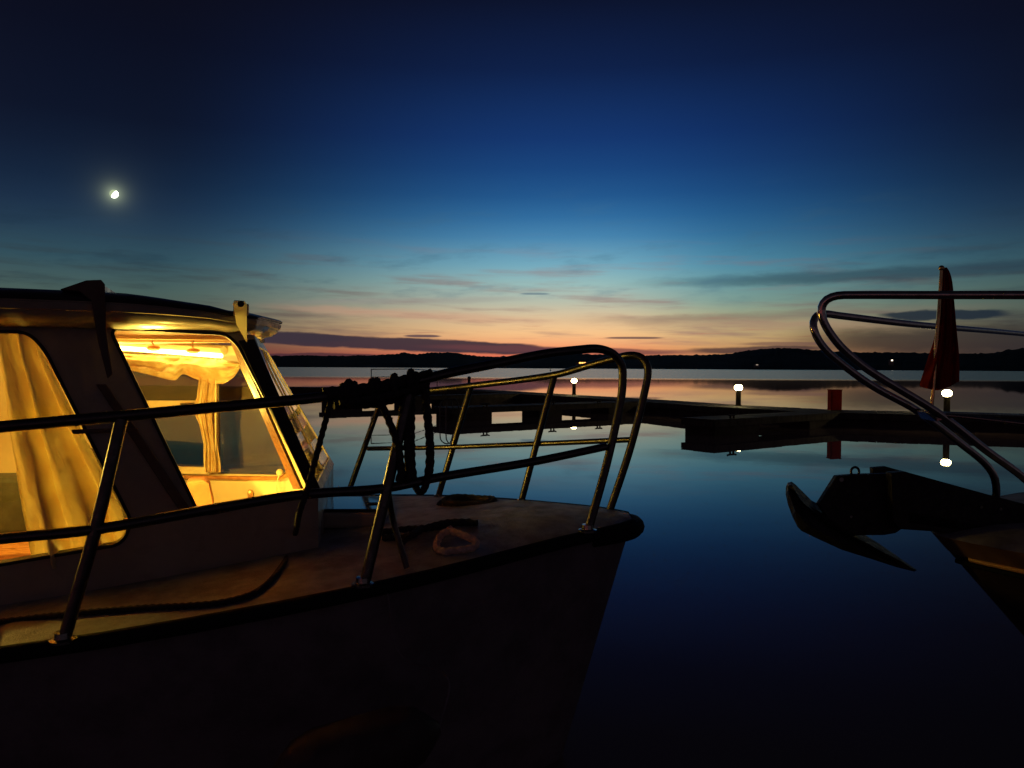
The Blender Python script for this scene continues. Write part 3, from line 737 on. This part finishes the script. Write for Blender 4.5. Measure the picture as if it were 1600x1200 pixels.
# --- roof: edge profile carried round the plan
def build_roof():
    near = [NWo + NWd * u for u in (-.35, -.1, .15, .4, .6, .70)]
    loop = [Vector((-3.5, 2.57, 0)), Vector((-2.8, 2.585, 0))] + near
    cor = [Vector((NT.x - .055, NT.y - .02, 0)), Vector((-1.165, 3.23, 0)), Vector((-1.225, 3.45, 0)), Vector((-1.30, 3.8, 0)), Vector((-1.40, 4.08, 0)), Vector((-1.50, 4.22, 0)), Vector((-1.60, 4.33, 0))]
    loop += cor + [Vector((-1.9, 4.62, 0)), Vector((-2.6, 4.98, 0)), Vector((-3.5, 5.05, 0))]
    loop = [Vector(v) for v in loop]; n = len(loop)
    # smooth outline
    sm = spline(loop, .06); n = len(sm)
    prof = [(-.06, -.02), (.015, -.022), (.06, -.014), (.105, .000), (.135, .022), (.142, .042), (.150, .046), (.156, .074), (.149, .080), (.149, .084), (.160, .088), (.162, .098), (.152, .108), (.09, .125), (.0, .138), (-.15, .155)]
    vs_ = []; f = []; m = len(prof)
    for i, p in enumerate(sm):
        t = (sm[min(i + 1, n - 1)] - sm[max(i - 1, 0)]).normalized(); nr = Vector((t.y, -t.x, 0))
        drop = interp([(-1.2, 0), (-1.05, .02), (-.95, .05)], p.x)
        taper = sinterp([(-1.6, .86), (-1.45, .83), (-1.15, .56), (-1.0, .42)], p.x)
        ov = interp([(-1.35, 1.0), (-1.15, .55)], p.x)
        for o, z in prof: vs_.append(p + nr * o * (ov if o > .02 else 1) + UP * (1.985 - drop + (z - .0) * taper))
    for i in range(n - 1):
        for k in range(m - 1): f.append((i * m + k, i * m + k + 1, (i + 1) * m + k + 1, (i + 1) * m + k))
    # split: fascia (below the black capping) and the dark roof skin
    ff = [q for q in f if q[0] % m < 9]; rf = [q for q in f if q[0] % m >= 9]
    top = tuple(i * m + m - 1 for i in range(n))
    c = Vector((-2.3, 3.8, 2.17)); ci = len(vs_); vv = vs_ + [c]
    rf2 = rf + [(top[i], top[i + 1], ci) for i in range(n - 1)]
    rt = mk('roof', vv, rf2, M['roof'], boat, smooth=True)
    mk('fascia', vs_, ff, M['gel'], rt, smooth=True)
build_roof()
# two roof beams with end brackets
def roof_beam(brk, far_end, m, inner_px):
    bk = B(); pts = [NWo + NWd * u + UP * z + Nn * .172 for u, z in (W(*q, -.172) for q in brk)]
    bk.prism(pts, -Nn * .005)
    a = pts[0] * .5 + pts[1] * .5 - Nn * .035 + NWd * .03; a.z = max(p.z for p in pts) - .035
    e = Vector(far_end)
    dirn = (e - a); side = Vector((dirn.y, -dirn.x, 0)).normalized() * .028
    bb = B(); prof = []
    n = 12; v = []
    for i in range(n + 1):
        t = i / n; c = a.lerp(e, t) + UP * (.015 * math.sin(math.pi * t))
        v += [c - side - UP * .02, c + side - UP * .02, c + side + UP * .025, c - side + UP * .025]
    f = []
    for i in range(n):
        for k in range(4): f.append((i * 4 + k, i * 4 + (k + 1) % 4, i * 4 + 4 + (k + 1) % 4, i * 4 + 4 + k))
    f += [(3, 2, 1, 0), (n * 4, n * 4 + 1, n * 4 + 2, n * 4 + 3)]
    beam = bb.add(v, f).mk('roof_beam', M['gel'], boat)
    br = bk.mk('bracket', M['bracket'] if m is M['gel'] else m, beam, bevel=.003)
    return beam, pts
bm1, _ = roof_beam([(364, 475), (366, 469), (382, 470), (386, 476), (386, 536), (370, 508), (368, 498)], (-1.55, 4.45, 2.085), M['gel'], None)
h = PL(376, 475, NWo + Nn * .172, Nn); B().sweep([h, h + Nn * .012], .012, 10).mk('bolt', M['dark'], bm1)
bm2, _ = roof_beam([(120, 452), (134, 438), (158, 437), (164, 444), (166, 520), (176, 585), (168, 592), (152, 530), (143, 470)], (-2.35, 5.0, 2.07), M['hull2'], None)  # dark brown puts the shade over this bracket and cheek into their colour
b = B(); pts = [PL(x, y, NWo + Nn * .165, Nn) for x, y in ((93, 452), (134, 438), (150, 437), (150, 458))]
b.prism(pts, -Nn * .09).mk('beam_cheek', M['hull2'], bm2, bevel=.004)

# --- cabin lights
def point(name, loc, e, c=(1, .66, .10), r=.06):
    ld = bpy.data.lights.new(name, 'POINT'); ld.energy = e; ld.color = c; ld.shadow_soft_size = r
    lo = bpy.data.objects.new(name, ld); COL.objects.link(lo); lo.parent = boat; lo.location = Vector(loc) - boat.location
point('cabin_light', (-1.75, 3.75, 1.50), 46)
point('cabin_light', (-2.75, 3.3, 1.55), 30)
point('low_fill_light', (-1.45, 3.5, .75), 60)  # added unseen fill low in the cabin, lighting the fascia from below

# --- curtains
def cloth(name, fn, nu, nv, m, label, cat='curtain', th=.003):
    vs_ = []; f = []
    for i in range(nu + 1):
        for j in range(nv + 1): vs_.append(fn(i / nu, j / nv))
    for i in range(nu):
        for j in range(nv): k = i * (nv + 1) + j; f.append((k, k + 1, k + nv + 2, k + nv + 1))
    o = mk(name, vs_, f, m, None, smooth=True)
    so = o.modifiers.new('thickness', 'SOLIDIFY'); so.thickness = th
    return tag(o, label, cat)
def side_curtain(s, t):         # s across, t downwards
    x0 = interp([(0, -12), (.2, 2), (.45, 12), (.7, 26), (1, 50)], t); x1 = interp([(0, 66), (.12, 72), (.5, 135), (.8, 190), (1, 212)], t)
    y = 512 + (885 - 512) * t - 26 * s * t
    ss_ = s + .018 * math.sin(5.0 * t + 9 * s)
    u, z = W(x0 + (x1 - x0) * s, y, .1)
    ph = ss_ * 2 * math.pi
    q = 3.1 + .5 * t
    dp = .058 * math.sin(ph * 2.6 + .9 * math.sin(2.4 * t + 1) + .5) + .020 * math.sin(ph * 4.9 + 1.9 * t * t + 1.0)
    dp += .022 * noise.noise(Vector((s * 4 + .6 * t, t * 3, 1.3))) + .010 * noise.noise(Vector((s * 9 - 2.5 * t, t * 11, 2))) + .006 * noise.noise(Vector((s * 16 + 5 * t, t * 24 - 8 * s, 5))) + .003 * noise.noise(Vector((s * 30, t * 50, 7)))
    return NWo + NWd * u + UP * z - Nn * (.10 + dp * (.55 + .6 * t))
cloth('curtain', side_curtain, 190, 170, M['curtain'], 'long gathered cream curtain in the left cabin window')
def swag(s, t):
    x = 186 + (374 - 186) * s
    top = interp([(0, 552), (.3, 556), (.55, 558), (.8, 560), (1, 566)], s); bot = sinterp([(0, 577), (.12, 580), (.3, 588), (.46, 594), (.53, 585), (.63, 592), (.75, 598), (.86, 599), (.95, 590), (1, 578)], s)
    y = top + (bot - top) * t
    sag = math.sin(math.pi * min(1, max(0, (s - .35) / .65)))
    dp = .03 + .010 * math.sin(19 * t + 7 * s - 9 * s * s) * (1 - .5 * t) + .05 * math.sin(math.pi * t) * (.6 + .4 * sag) + .014 * math.sin(9 * t + 5 * sag) + .016 * noise.noise(Vector((s * 6, t * 3, .4))) + .012 * noise.noise(Vector((s * 16, t * 7 + 6 * s, 3)))
    return Q(x, y, .05 + dp)
cloth('curtain', swag, 110, 36, M['swag'], 'bunched pale swag curtain draped under the cabin strip lamp')
def tied(s, t):
    w = interp([(0, 30), (.25, 34), (.45, 26), (.7, 20), (.93, 26), (1, 24)], t); c = interp([(0, 326), (.4, 322), (.7, 329), (1, 332)], t)
    if t > .22 and t < .5 and s < .25: c -= 4 * math.sin((t - .22) / .28 * math.pi) * (1 - s * 4)
    dp = .03 + .016 * math.sin(s * 17 + 2 * t) + .008 * math.sin(s * 31 + 5 * t)
    return Q(c + (s - .5) * w, 588 + 150 * t, .05 + dp)
cloth('curtain', tied, 50, 50, M['swag'], 'narrow tied-back curtain hanging between the far cabin windows')

# --- pulpit and guard rails
RR = .0188
top_near = [P(-180, 684, 2.34), P(0, 667, 2.40), P(190, 650, 2.49), P(330, 637, 2.57), P(470, 624, 2.68), P(560, 613, 2.76), P(640, 598, 2.85), P(700, 583, 2.94), P(760, 571, 3.02), P(850, 553, 3.15), P(900, 547, 3.24), P(935, 545, 3.32), P(958, 553, 3.37), P(971, 570, 3.39), P(973, 592, 3.395), P(970, 625, 3.395), P(948, 725, 3.36), P(918, 832, 3.29)]
rails = tube('pulpit_rail', top_near, RR, M['steel_dark'], boat)
tube('mid_rail', [P(-180, 862, 2.31), P(0, 842, 2.37), P(150, 827, 2.43), P(350, 792, 2.55), P(472, 773, 2.65), P(600, 763, 2.79), P(690, 745, 2.92), P(830, 722, 3.13), P(946, 698, 3.36)], RR * .92, M['steel_dark'], rails)
tube('stanchion', [P(190, 655, 2.49), P(148, 832, 2.43), P(98, 1006, 2.39)], RR * 1.05, M['steel_dark'], rails)
tube('stanchion', [P(642, 600, 2.855), P(605, 763, 2.79), P(567, 922, 2.72)], RR * 1.05, M['steel_dark'], rails)
tube('stanchion', [P(-240, 690, 2.35), P(-290, 1040, 2.28)], RR, M['steel_dark'], rails)
tube('thin_leg', [P(606, 764, 2.80), P(615, 815, 2.86), PZ(636, 888, 1.085)], RR * .6, M['steel_dark'], rails)  # thin tube from the mid rail down to the deck
for px, py, D in ((98, 1006, 2.39), (567, 922, 2.72), (918, 832, 3.29)):
    p = P(px, py, D); z = deckz(p.x, max(p.y, ynear(p.x) + .03)); B().lathe((p.x, p.y, z - .004), [(.04, 0), (.04, .008), (.026, .012), (.024, .03), (.01, .031)], 16).mk('rail_foot', M['steel'], rails, smooth=True)
Dfar = [(545, 765, 4.86), (685, 777, 4.48), (815, 785, 4.17), (952, 802, 3.74)]
top_far = [P(420, 622, 5.1), P(595, 617, 4.84), P(700, 607, 4.58), P(735, 603, 4.47), P(865, 586, 4.15), P(930, 568, 3.95), P(960, 560, 3.87), P(985, 555, 3.80), P(1003, 559, 3.77), P(1012, 574, 3.755), P(1010, 600, 3.75), P(985, 700, 3.745), P(951, 803, 3.735)]
railf = tube('pulpit_rail', top_far, RR, M['steel_dark'], boat)
tube('mid_rail', [P(575, 701, 4.83), P(690, 699, 4.5), P(850, 693, 4.16), P(985, 687, 3.75)], RR * .75, M['steel_dark'], railf)
for (a, c) in (((598, 618, 4.85), (545, 768, 4.86)), ((736, 603, 4.48), (684, 779, 4.48)), ((866, 588, 4.16), (814, 786, 4.17))):
    tube('stanchion', [P(*a), P((a[0] + c[0]) / 2, (a[1] + c[1]) / 2, (a[2] + c[2]) / 2), P(*c)], RR * .95, M['steel_dark'], railf)
    p = P(*c); B().lathe((p.x, p.y, p.z - .006), [(.035, 0), (.035, .008), (.024, .012), (.022, .03), (.01, .031)], 14).mk('rail_foot', M['steel'], railf, smooth=True)

# foredeck hatch
hp = P(548, 786, 3.75); hz = deckz(hp.x, hp.y)
hb = B().box((hp.x, hp.y, hz + .035), (.36, .42, .07), .05).mk('deck_hatch', M['gel'], boat, bevel=.015)
B().box((hp.x, hp.y, hz + .078), (.29, .35, .012), .05).mk('hatch_lid', mat('hatch_acrylic', (.03, .03, .035), .08), hb, bevel=.004)
B().sweep([(hp.x + .10, hp.y - .13, hz + .10), (hp.x + .17, hp.y - .12, hz + .10)], .008, 8).mk('hatch_handle', M['steel'], hb)

# --- ropes
def on_deck(px, py, r):
    for z in (1.06, 1.08, 1.10, 1.12, 1.14):
        p = PZ(px, py, z)
        if -1.5 < p.x < .55:
            for _ in range(4): p = PZ(px, py, deckz(p.x, p.y) + r)
    return p
b = B(); r = .0105
rope(b, [P(517, 628, 2.72), P(513, 642, 2.69), P(500, 690, 2.66), P(480, 765, 2.64), P(468, 800, 2.66), on_deck(456, 850, r), on_deck(440, 885, r), on_deck(400, 925, r), on_deck(340, 942, r), on_deck(220, 950, r), on_deck(100, 960, r), on_deck(0, 972, r), on_deck(-120, 985, r)], r)
tag(b.mk('rope', M['rope'], None, smooth=True), 'dark rope slung from the rail and lying along the side deck below the windows', 'rope')
# coil hung on the near rail
b = B(); r = .0135
def railp(px): # point on the near top rail
    return P(px, interp([(470, 624), (560, 613), (640, 598), (700, 583)], px), interp([(470, 2.68), (560, 2.76), (640, 2.85), (700, 2.94)], px))
def wrap(px, big, sc=1.0):
    c = railp(px); pts = []
    for k in range(13):
        a = 2 * math.pi * k / 12 * 1.05; big_ = big * .86; pts.append(c + Vector((.012 * (k / 12 - .5), math.cos(a) * big_, math.sin(a) * big_ * sc)))
    rope(b, pts, r)
for px, q, sc in ((538, .034, 1.0), (546, .04, 1.15), (554, .036, 1.0), (583, .036, 1.0), (590, .034, 1.0), (617, .036, 1.1), (643, .036, 1.25), (650, .03, 1.0)): wrap(px, q, sc)
for i in range(6):           # strands lying along the rail
    c0, c1 = 505 + i * 7, 650 + i * 5; o = Vector((0, random.uniform(-.03, .03), random.uniform(-.045, .02)))
    rope(b, [railp(c0) + o, railp((c0 + c1) / 2) + o * 1.2 + Vector((0, 0, -.02 * random.random())), railp(c1) + o], r)
rope(b, [railp(590) + Vector((0, .0, -.02)), P(600, 640, 2.80), P(612, 668, 2.80), P(622, 700, 2.80), P(626, 740, 2.80), P(622, 752, 2.80)], r)
for x0, x1, yb, d in ((642, 672, 768, 0), (636, 674, 752, .05)):
    D = 2.86 + d
    rope(b, [railp(x0) + Vector((0, d, 0)), P(x0 + 1, 640, D), P(x0 + 1, 700, D), P(x0 + 4, 742, D), P((x0 + x1) / 2, yb, D), P(x1 - 4, 742, D), P(x1 - 1, 700, D), P(x1 - 5, 650, D), P(x1 - 8, 618, D), railp(x1 - 10) + Vector((0, d, 0))], r)
rope(b, [railp(632), P(628, 650, 2.83), P(624, 700, 2.83), P(632, 752, 2.83), P(640, 742, 2.83), P(636, 690, 2.83), P(638, 620, 2.85)], r)
tag(b.mk('rope_coil', M['rope'], None, smooth=True), 'coiled dark mooring rope hung over the near bow rail in loops', 'rope')
# a lighter line with its eye on the foredeck
b = B(); r = .013
rope(b, [on_deck(592, 832, r), on_deck(640, 826, r), on_deck(665, 826, r), on_deck(690, 822, r), on_deck(720, 817, r), on_deck(746, 817, r)], r)
rope(b, [on_deck(598, 840, r), on_deck(640, 838, r), on_deck(662, 826, r * 2), on_deck(700, 816, r * 2), on_deck(735, 815, r)], r)
rope(b, [on_deck(625, 850, r), on_deck(642, 836, r * 3), on_deck(660, 824, r * 2)], r)
tag(b.mk('rope', M['rope'], None, smooth=True), 'loose dark rope end lying flat on the foredeck beside the pale loop', 'rope')
b = B()
rope(b, [on_deck(706, 826, r * 3), on_deck(690, 836, r * 2), on_deck(682, 852, r), on_deck(690, 861, r), on_deck(712, 860, r), on_deck(738, 856, r), on_deck(744, 847, r * 1.5), on_deck(728, 838, r * 3), on_deck(706, 830, r * 3.4)], r * 1.1)
tag(b.mk('rope', M['rope2'], None, smooth=True), 'pale spliced rope loop lying on the foredeck behind the bow', 'rope')
# dark heap of line by the far rail
b = B(); c = P(733, 781, 4.0); c.z = deckz(c.x, c.y)
for k in range(2):
    rad = .14 - .02 * k; pts = [c + Vector((math.cos(a) * rad * 1.1, math.sin(a) * rad, -.012 + .02 * k + .004 * math.sin(3 * a + k))) for a in [2 * math.pi * i / 20 for i in range(21)]]
    rope(b, pts, .015, .012)
    if k < 2: rope(b, [c + (p - c) * .78 for p in pts], .015, .012)
tag(b.mk('rope_coil', M['rope'], None, smooth=True), 'low dark coil of rope lying on the foredeck at the far rail', 'rope')

# fender hanging low against the hull
fp = P(560, 1175, 2.35); t = thing('boat_fender', fp, 'pale rounded fender hanging low against the dark hull side', 'fender')
d = Vector((.92, .36, .12)).normalized(); a = fp - d * .26
b = B(); pts = []; 
prof = [(0, .02), (.03, .05), (.07, .085), (.14, .105), (.38, .105), (.45, .085), (.49, .05), (.52, .02)]
b.sweep([a + d * q for q, _ in prof], lambda tt: prof[min(7, int(round(tt * 7)))][1], 18); b.mk('body', M['fender'], t, smooth=True)
e = a + d * .52; B().sweep(spline([e, e + Vector((.02, .10, .12)), Vector((-.40, ynear(-.40) - .05, .8)), Vector((-.44, ynear(-.44) - .045, 1.02))], .03), .0035, 8).mk('line', M['hull'], t, smooth=True)

# ------------------------------------------------------------------ right boat
boat2 = thing('motor_boat', (3.2, 3.4, 0), 'moored boat bow entering from the right with sloping steel pulpit', 'boat')
N2 = [(0, 3.30), (.03, 3.20), (.09, 3.08), (.17, 2.93), (.35, 2.66), (.7, 2.38), (1.3, 2.15), (2.2, 2.05), (3.5, 2.0), (5, 2.1)]
F2 = [(0, 3.30), (.03, 3.40), (.10, 3.52), (.2, 3.66), (.45, 3.92), (.9, 4.22), (1.5, 4.45), (2.2, 4.55), (3.5, 4.6), (5, 4.5)]
X0 = 1.835
ss2 = [0, .015, .03, .06, .09, .13, .17, .25, .35, .5, .7, 1.0, 1.3, 1.7, 2.2, 2.8, 3.5, 4.2, 5]
def z2(s): return 1.115 + .03 * min(1, s) - .0 * s
def hull2():
    hs = [(1, 1.0), (.93, .985), (.85, .96), (.7, .92), (.5, .85), (.25, .76), (0, .64), (-.3, 0)]
    vs_ = []; f = []; m = len(hs) * 2 - 1; rows = []
    for s in ss2:
        yn, yf = sinterp(N2, s), sinterp(F2, s); ymid = (yn + yf) / 2; w = max(0, 1 - s / 3.0)
        A = [Vector((X0 + s + 1.0 * (1 - h) * w, ymid + (yn - ymid) * fr, z2(s) * h)) for h, fr in hs]
        C = [Vector((X0 + s + 1.0 * (1 - h) * w, ymid + (yf - ymid) * fr, z2(s) * h)) for h, fr in hs][-2::-1]
        vs_ += A + C
    for i in range(len(ss2) - 1):
        for k in range(m - 1): f.append((i * m + k, i * m + k + 1, (i + 1) * m + k + 1, (i + 1) * m + k))
    k = (len(ss2) - 1) * m; f.append(tuple(range(k + m - 1, k - 1, -1))); f.append(tuple(range(m)))
    h = mk('hull', vs_, f, M['hull3'], boat2, smooth=True)
    for sgn, N_, k0 in ((-1, N2, 0), (1, F2, 1)):
        bv = []; bf = []
        for i, s in enumerate(ss2):
            ymid = (sinterp(N2, s) + sinterp(F2, s)) / 2; yy = sinterp(N_, s); w = max(0, 1 - s / 3.0)
            for h_, fr in ((1.0, 1.0), (.965, .993), (.93, .985)): bv.append((X0 + s + 1.0 * (1 - h_) * w - .003, ymid + (yy - ymid) * fr + sgn * .004, z2(s) * h_ + .001))
        for i in range(len(ss2) - 1):
            for k in range(2): q = i * 3 + k; bf.append((q, q + 1, q + 4, q + 3))
        mk('bulwark', bv, bf, M['hull2'], boat2, smooth=True)  # brown puts the cabin light on this upper band into its colour
    st = []
    for s in ss2:
        yn = sinterp(N2, s); w = max(0, 1 - s / 3.0); st.append(Vector((X0 + s + .075 * w, yn - .006, z2(s) * .925)))
    st = spline(st, .03)
    B().sweep(st[3:], .0105, 10).mk('bright_strake', M['gold'], h, smooth=True)
    B().sweep([p + Vector((.012, 0, -.024)) for p in st], .012, 10).mk('rubbing_strake', M['rubber'], h, smooth=True)
    top = []; f2 = []
    for s in ss2:
        yn, yf = sinterp(N2, s), sinterp(F2, s)
        for j in range(9):
            t = j / 8; top.append((X0 + s, yn + (yf - yn) * t, z2(s) + .05 * (1 - (2 * t - 1) ** 2) * min(1, yf - yn)))
    for i in range(len(ss2) - 1):
        for j in range(8): k = i * 9 + j; f2.append((k, k + 1, k + 10, k + 9))
    mk('deck', top, f2, M['deck'], boat2, smooth=True)
hull2()
R2 = .0165
pa = [P(1760, 540, 6.6), P(1600, 522, 5.1), P(1420, 506, 3.85), P(1310, 493, 3.42), P(1290, 490.5, 3.36), P(1277, 493, 3.33), P(1271, 503, 3.31), P(1272, 515, 3.30), P(1280, 533, 3.30), P(1300, 556, 3.30), P(1360, 601, 3.32), P(1435, 643, 3.34), P(1509, 699, 3.37), P(1537, 722, 3.39), P(1551, 740, 3.40), P(1556, 757, 3.41), P(1556, 790, 3.42)]
pf = tube('pulpit_rail', pa, R2, M['chrome'], boat2)
pb = [P(1790, 462, 2.75), P(1600, 461, 2.88), P(1450, 461, 2.99), P(1330, 461, 3.07), P(1308, 462, 3.08), P(1292, 468, 3.09), P(1284, 480, 3.10), P(1285, 497, 3.10), P(1296, 519, 3.10), P(1318, 546, 3.10), P(1360, 580, 3.10), P(1465, 645, 3.12), P(1540, 703, 3.14), P(1600, 747, 3.16), P(1618, 770, 3.17), P(1622, 810, 3.18)]
pr = tube('pulpit_rail', pb, R2, M['chrome'], boat2)
# cross plate and the middle rail
B().prism([P(1430, 638, 3.33), P(1446, 640, 3.2), P(1474, 650, 3.11), P(1464, 654, 3.12), P(1440, 650, 3.33)], (0, 0, -.012)).mk('cross_plate', M['steel'], boat2)
tube('mid_rail', [P(1468, 648, 3.13), P(1520, 653, 3.06), P(1600, 662, 2.96), P(1760, 680, 2.8)], R2 * .55, M['steel'], pr)
tube('mid_rail', [P(1440, 645, 3.34), P(1560, 648, 4.0), P(1700, 652, 5.4)], R2 * .55, M['steel_dark'], pf)
# bow roller platform
Y2 = 3.28
plat = [P(x, y, Y2) for x, y in ((1392, 739), (1415, 737), (1480, 755), (1560, 777), (1660, 803), (1660, 850), (1560, 836), (1465, 831), (1406, 827), (1396, 815))]
pl = B().prism(plat, (0, .05, 0)).mk('roller_cheek', M['iron'], boat2, bevel=.004)
B().prism([p + Vector((0, .17, 0)) for p in plat], (0, .03, 0)).mk('roller_cheek', M['iron'], boat2, bevel=.004)
B().prism([P(1420, 800, Y2), P(1660, 828, Y2), P(1660, 846, Y2), P(1420, 822, Y2)], (0, .19, 0)).mk('platform', M['iron'], boat2)
for x, y in ((1532, 792), (1562, 795)):
    p = P(x, y, Y2); B().sweep([p, p + Vector((0, -.008, 0))], .007, 8).mk('bolt', M['steel'], pl)

# anchor
an = thing('anchor', P(1330, 830, 3.33), 'dark plough anchor hanging off the bow roller of the right boat', 'anchor')
YA = 3.36
shank = [P(x, y, YA) for x, y in ((1277, 787), (1305, 743), (1330, 741), (1416, 738), (1500, 762), (1500, 800), (1405, 826), (1396, 832), (1378, 835), (1335, 835), (1300, 822))]
sh = B().prism([p + Vector((0, -.018, 0)) for p in shank], (0, .036, 0)).mk('shank', M['iron'], an, bevel=.004)
fl_out = [(1228, 760), (1231, 754), (1237, 752.5), (1243, 757), (1256, 770), (1268, 782), (1277, 786.5), (1300, 806), (1330, 826), (1352, 836), (1376, 851), (1405, 871), (1433, 891), (1428, 893), (1400, 886), (1360, 873), (1315, 859), (1280, 843), (1252, 829.5), (1246, 823), (1238, 807), (1231, 788), (1227.5, 772)]
spine = [(1234, 762), (1246, 790), (1272, 815), (1310, 838), (1360, 860), (1415, 884)]
def fluke():
    b = B(); n = len(fl_out)
    def spd(p):
        best = min(spine, key=lambda q: (q[0] - p[0]) ** 2 + (q[1] - p[1]) ** 2); return best
    fr = [P(x, y, YA + .085) for x, y in fl_out]; v = list(fr); 
    sp = []
    for (x, y) in fl_out:
        sx_, sy_ = spd((x, y)); k = .55; e = min(1, (abs(sx_ - x) + abs(sy_ - y)) / 24)
        sp.append((x + (sx_ - x) * k, y + (sy_ - y) * k, e))
    mid = [P(x, y, YA + .085 - .14 * e) for x, y, e in sp]; bk = [P(x, y, YA + .12 + .03 * e) for x, y, e in sp]
    v = fr + mid + bk; f = []
    for i in range(n):
        j = (i + 1) % n; f.append((i, j, n + j, n + i)); f.append((i, 2 * n + i, 2 * n + j, j))
    f.append(tuple(range(n, 2 * n))); f.append(tuple(range(3 * n - 1, 2 * n - 1, -1)))
    b.add(v, f).mk('fluke', M['iron'], an)
fluke()
c = P(1336, 737, YA)
B().sweep([c + Vector((math.cos(a) * .018, 0, math.sin(a) * .02)) for a in [2 * math.pi * i / 16 for i in range(16)]], .0055, 8, closed=True).mk('shackle', M['steel_dark'], an, smooth=True)
for x, y, rr_ in ((1314, 749, .010), (1329, 807, .006)):
    p = P(x, y, YA - .019); B().sweep([p, p + Vector((0, -.006, 0))], rr_, 12).mk('pin', M['steel'], sh)

# red flag furled on a staff at the pulpit
fl = thing('flag', P(1460, 640, 3.22), 'dark red flag hanging furled on a gold lit staff at the right boat', 'flag')
YF = 3.25
tube('staff', [P(1455, 640, YF), P(1457, 622, YF), P(1463, 540, YF), P(1468, 470, YF), P(1471, 421, YF)], .0075, M['staff'], fl)
B().ball(P(1471, 419, YF), .012).mk('truck', M['staff'], fl, smooth=True)
def flagcloth():
    vs_ = []; f = []; nu, nv = 44, 70
    for i in range(nu + 1):
        s = i / nu
        for j in range(nv + 1):
            t = j / nv; y = 418 + t * 186
            xl = sinterp([(417, 1468), (440, 1468), (500, 1464), (530, 1460), (555, 1452), (580, 1444), (600, 1438), (606, 1438)], y); xr = sinterp([(417, 1479), (425, 1484), (440, 1488), (470, 1491), (520, 1495), (560, 1498), (606, 1499)], y)
            x = xl + (xr - xl) * s; yy = y - (16 * max(0, s - .45) * t * t) + (6 * math.sin(s * 3.1) * t * t)
            dp = .028 * math.sin(s * 15 + 2.2 * t) * (.25 + t) + .012 * math.sin(s * 29 + 4 * t) + .01 * noise.noise(Vector((s * 4, t * 6, 0)))
            vs_.append(P(x, yy, YF + .012 + dp * .8))
    for i in range(nu):
        for j in range(nv): k = i * (nv + 1) + j; f.append((k, k + 1, k + nv + 2, k + nv + 1))
    o = mk('cloth', vs_, f, M['flag'], fl, smooth=True); so = o.modifiers.new('thickness', 'SOLIDIFY'); so.thickness = .002
flagcloth()
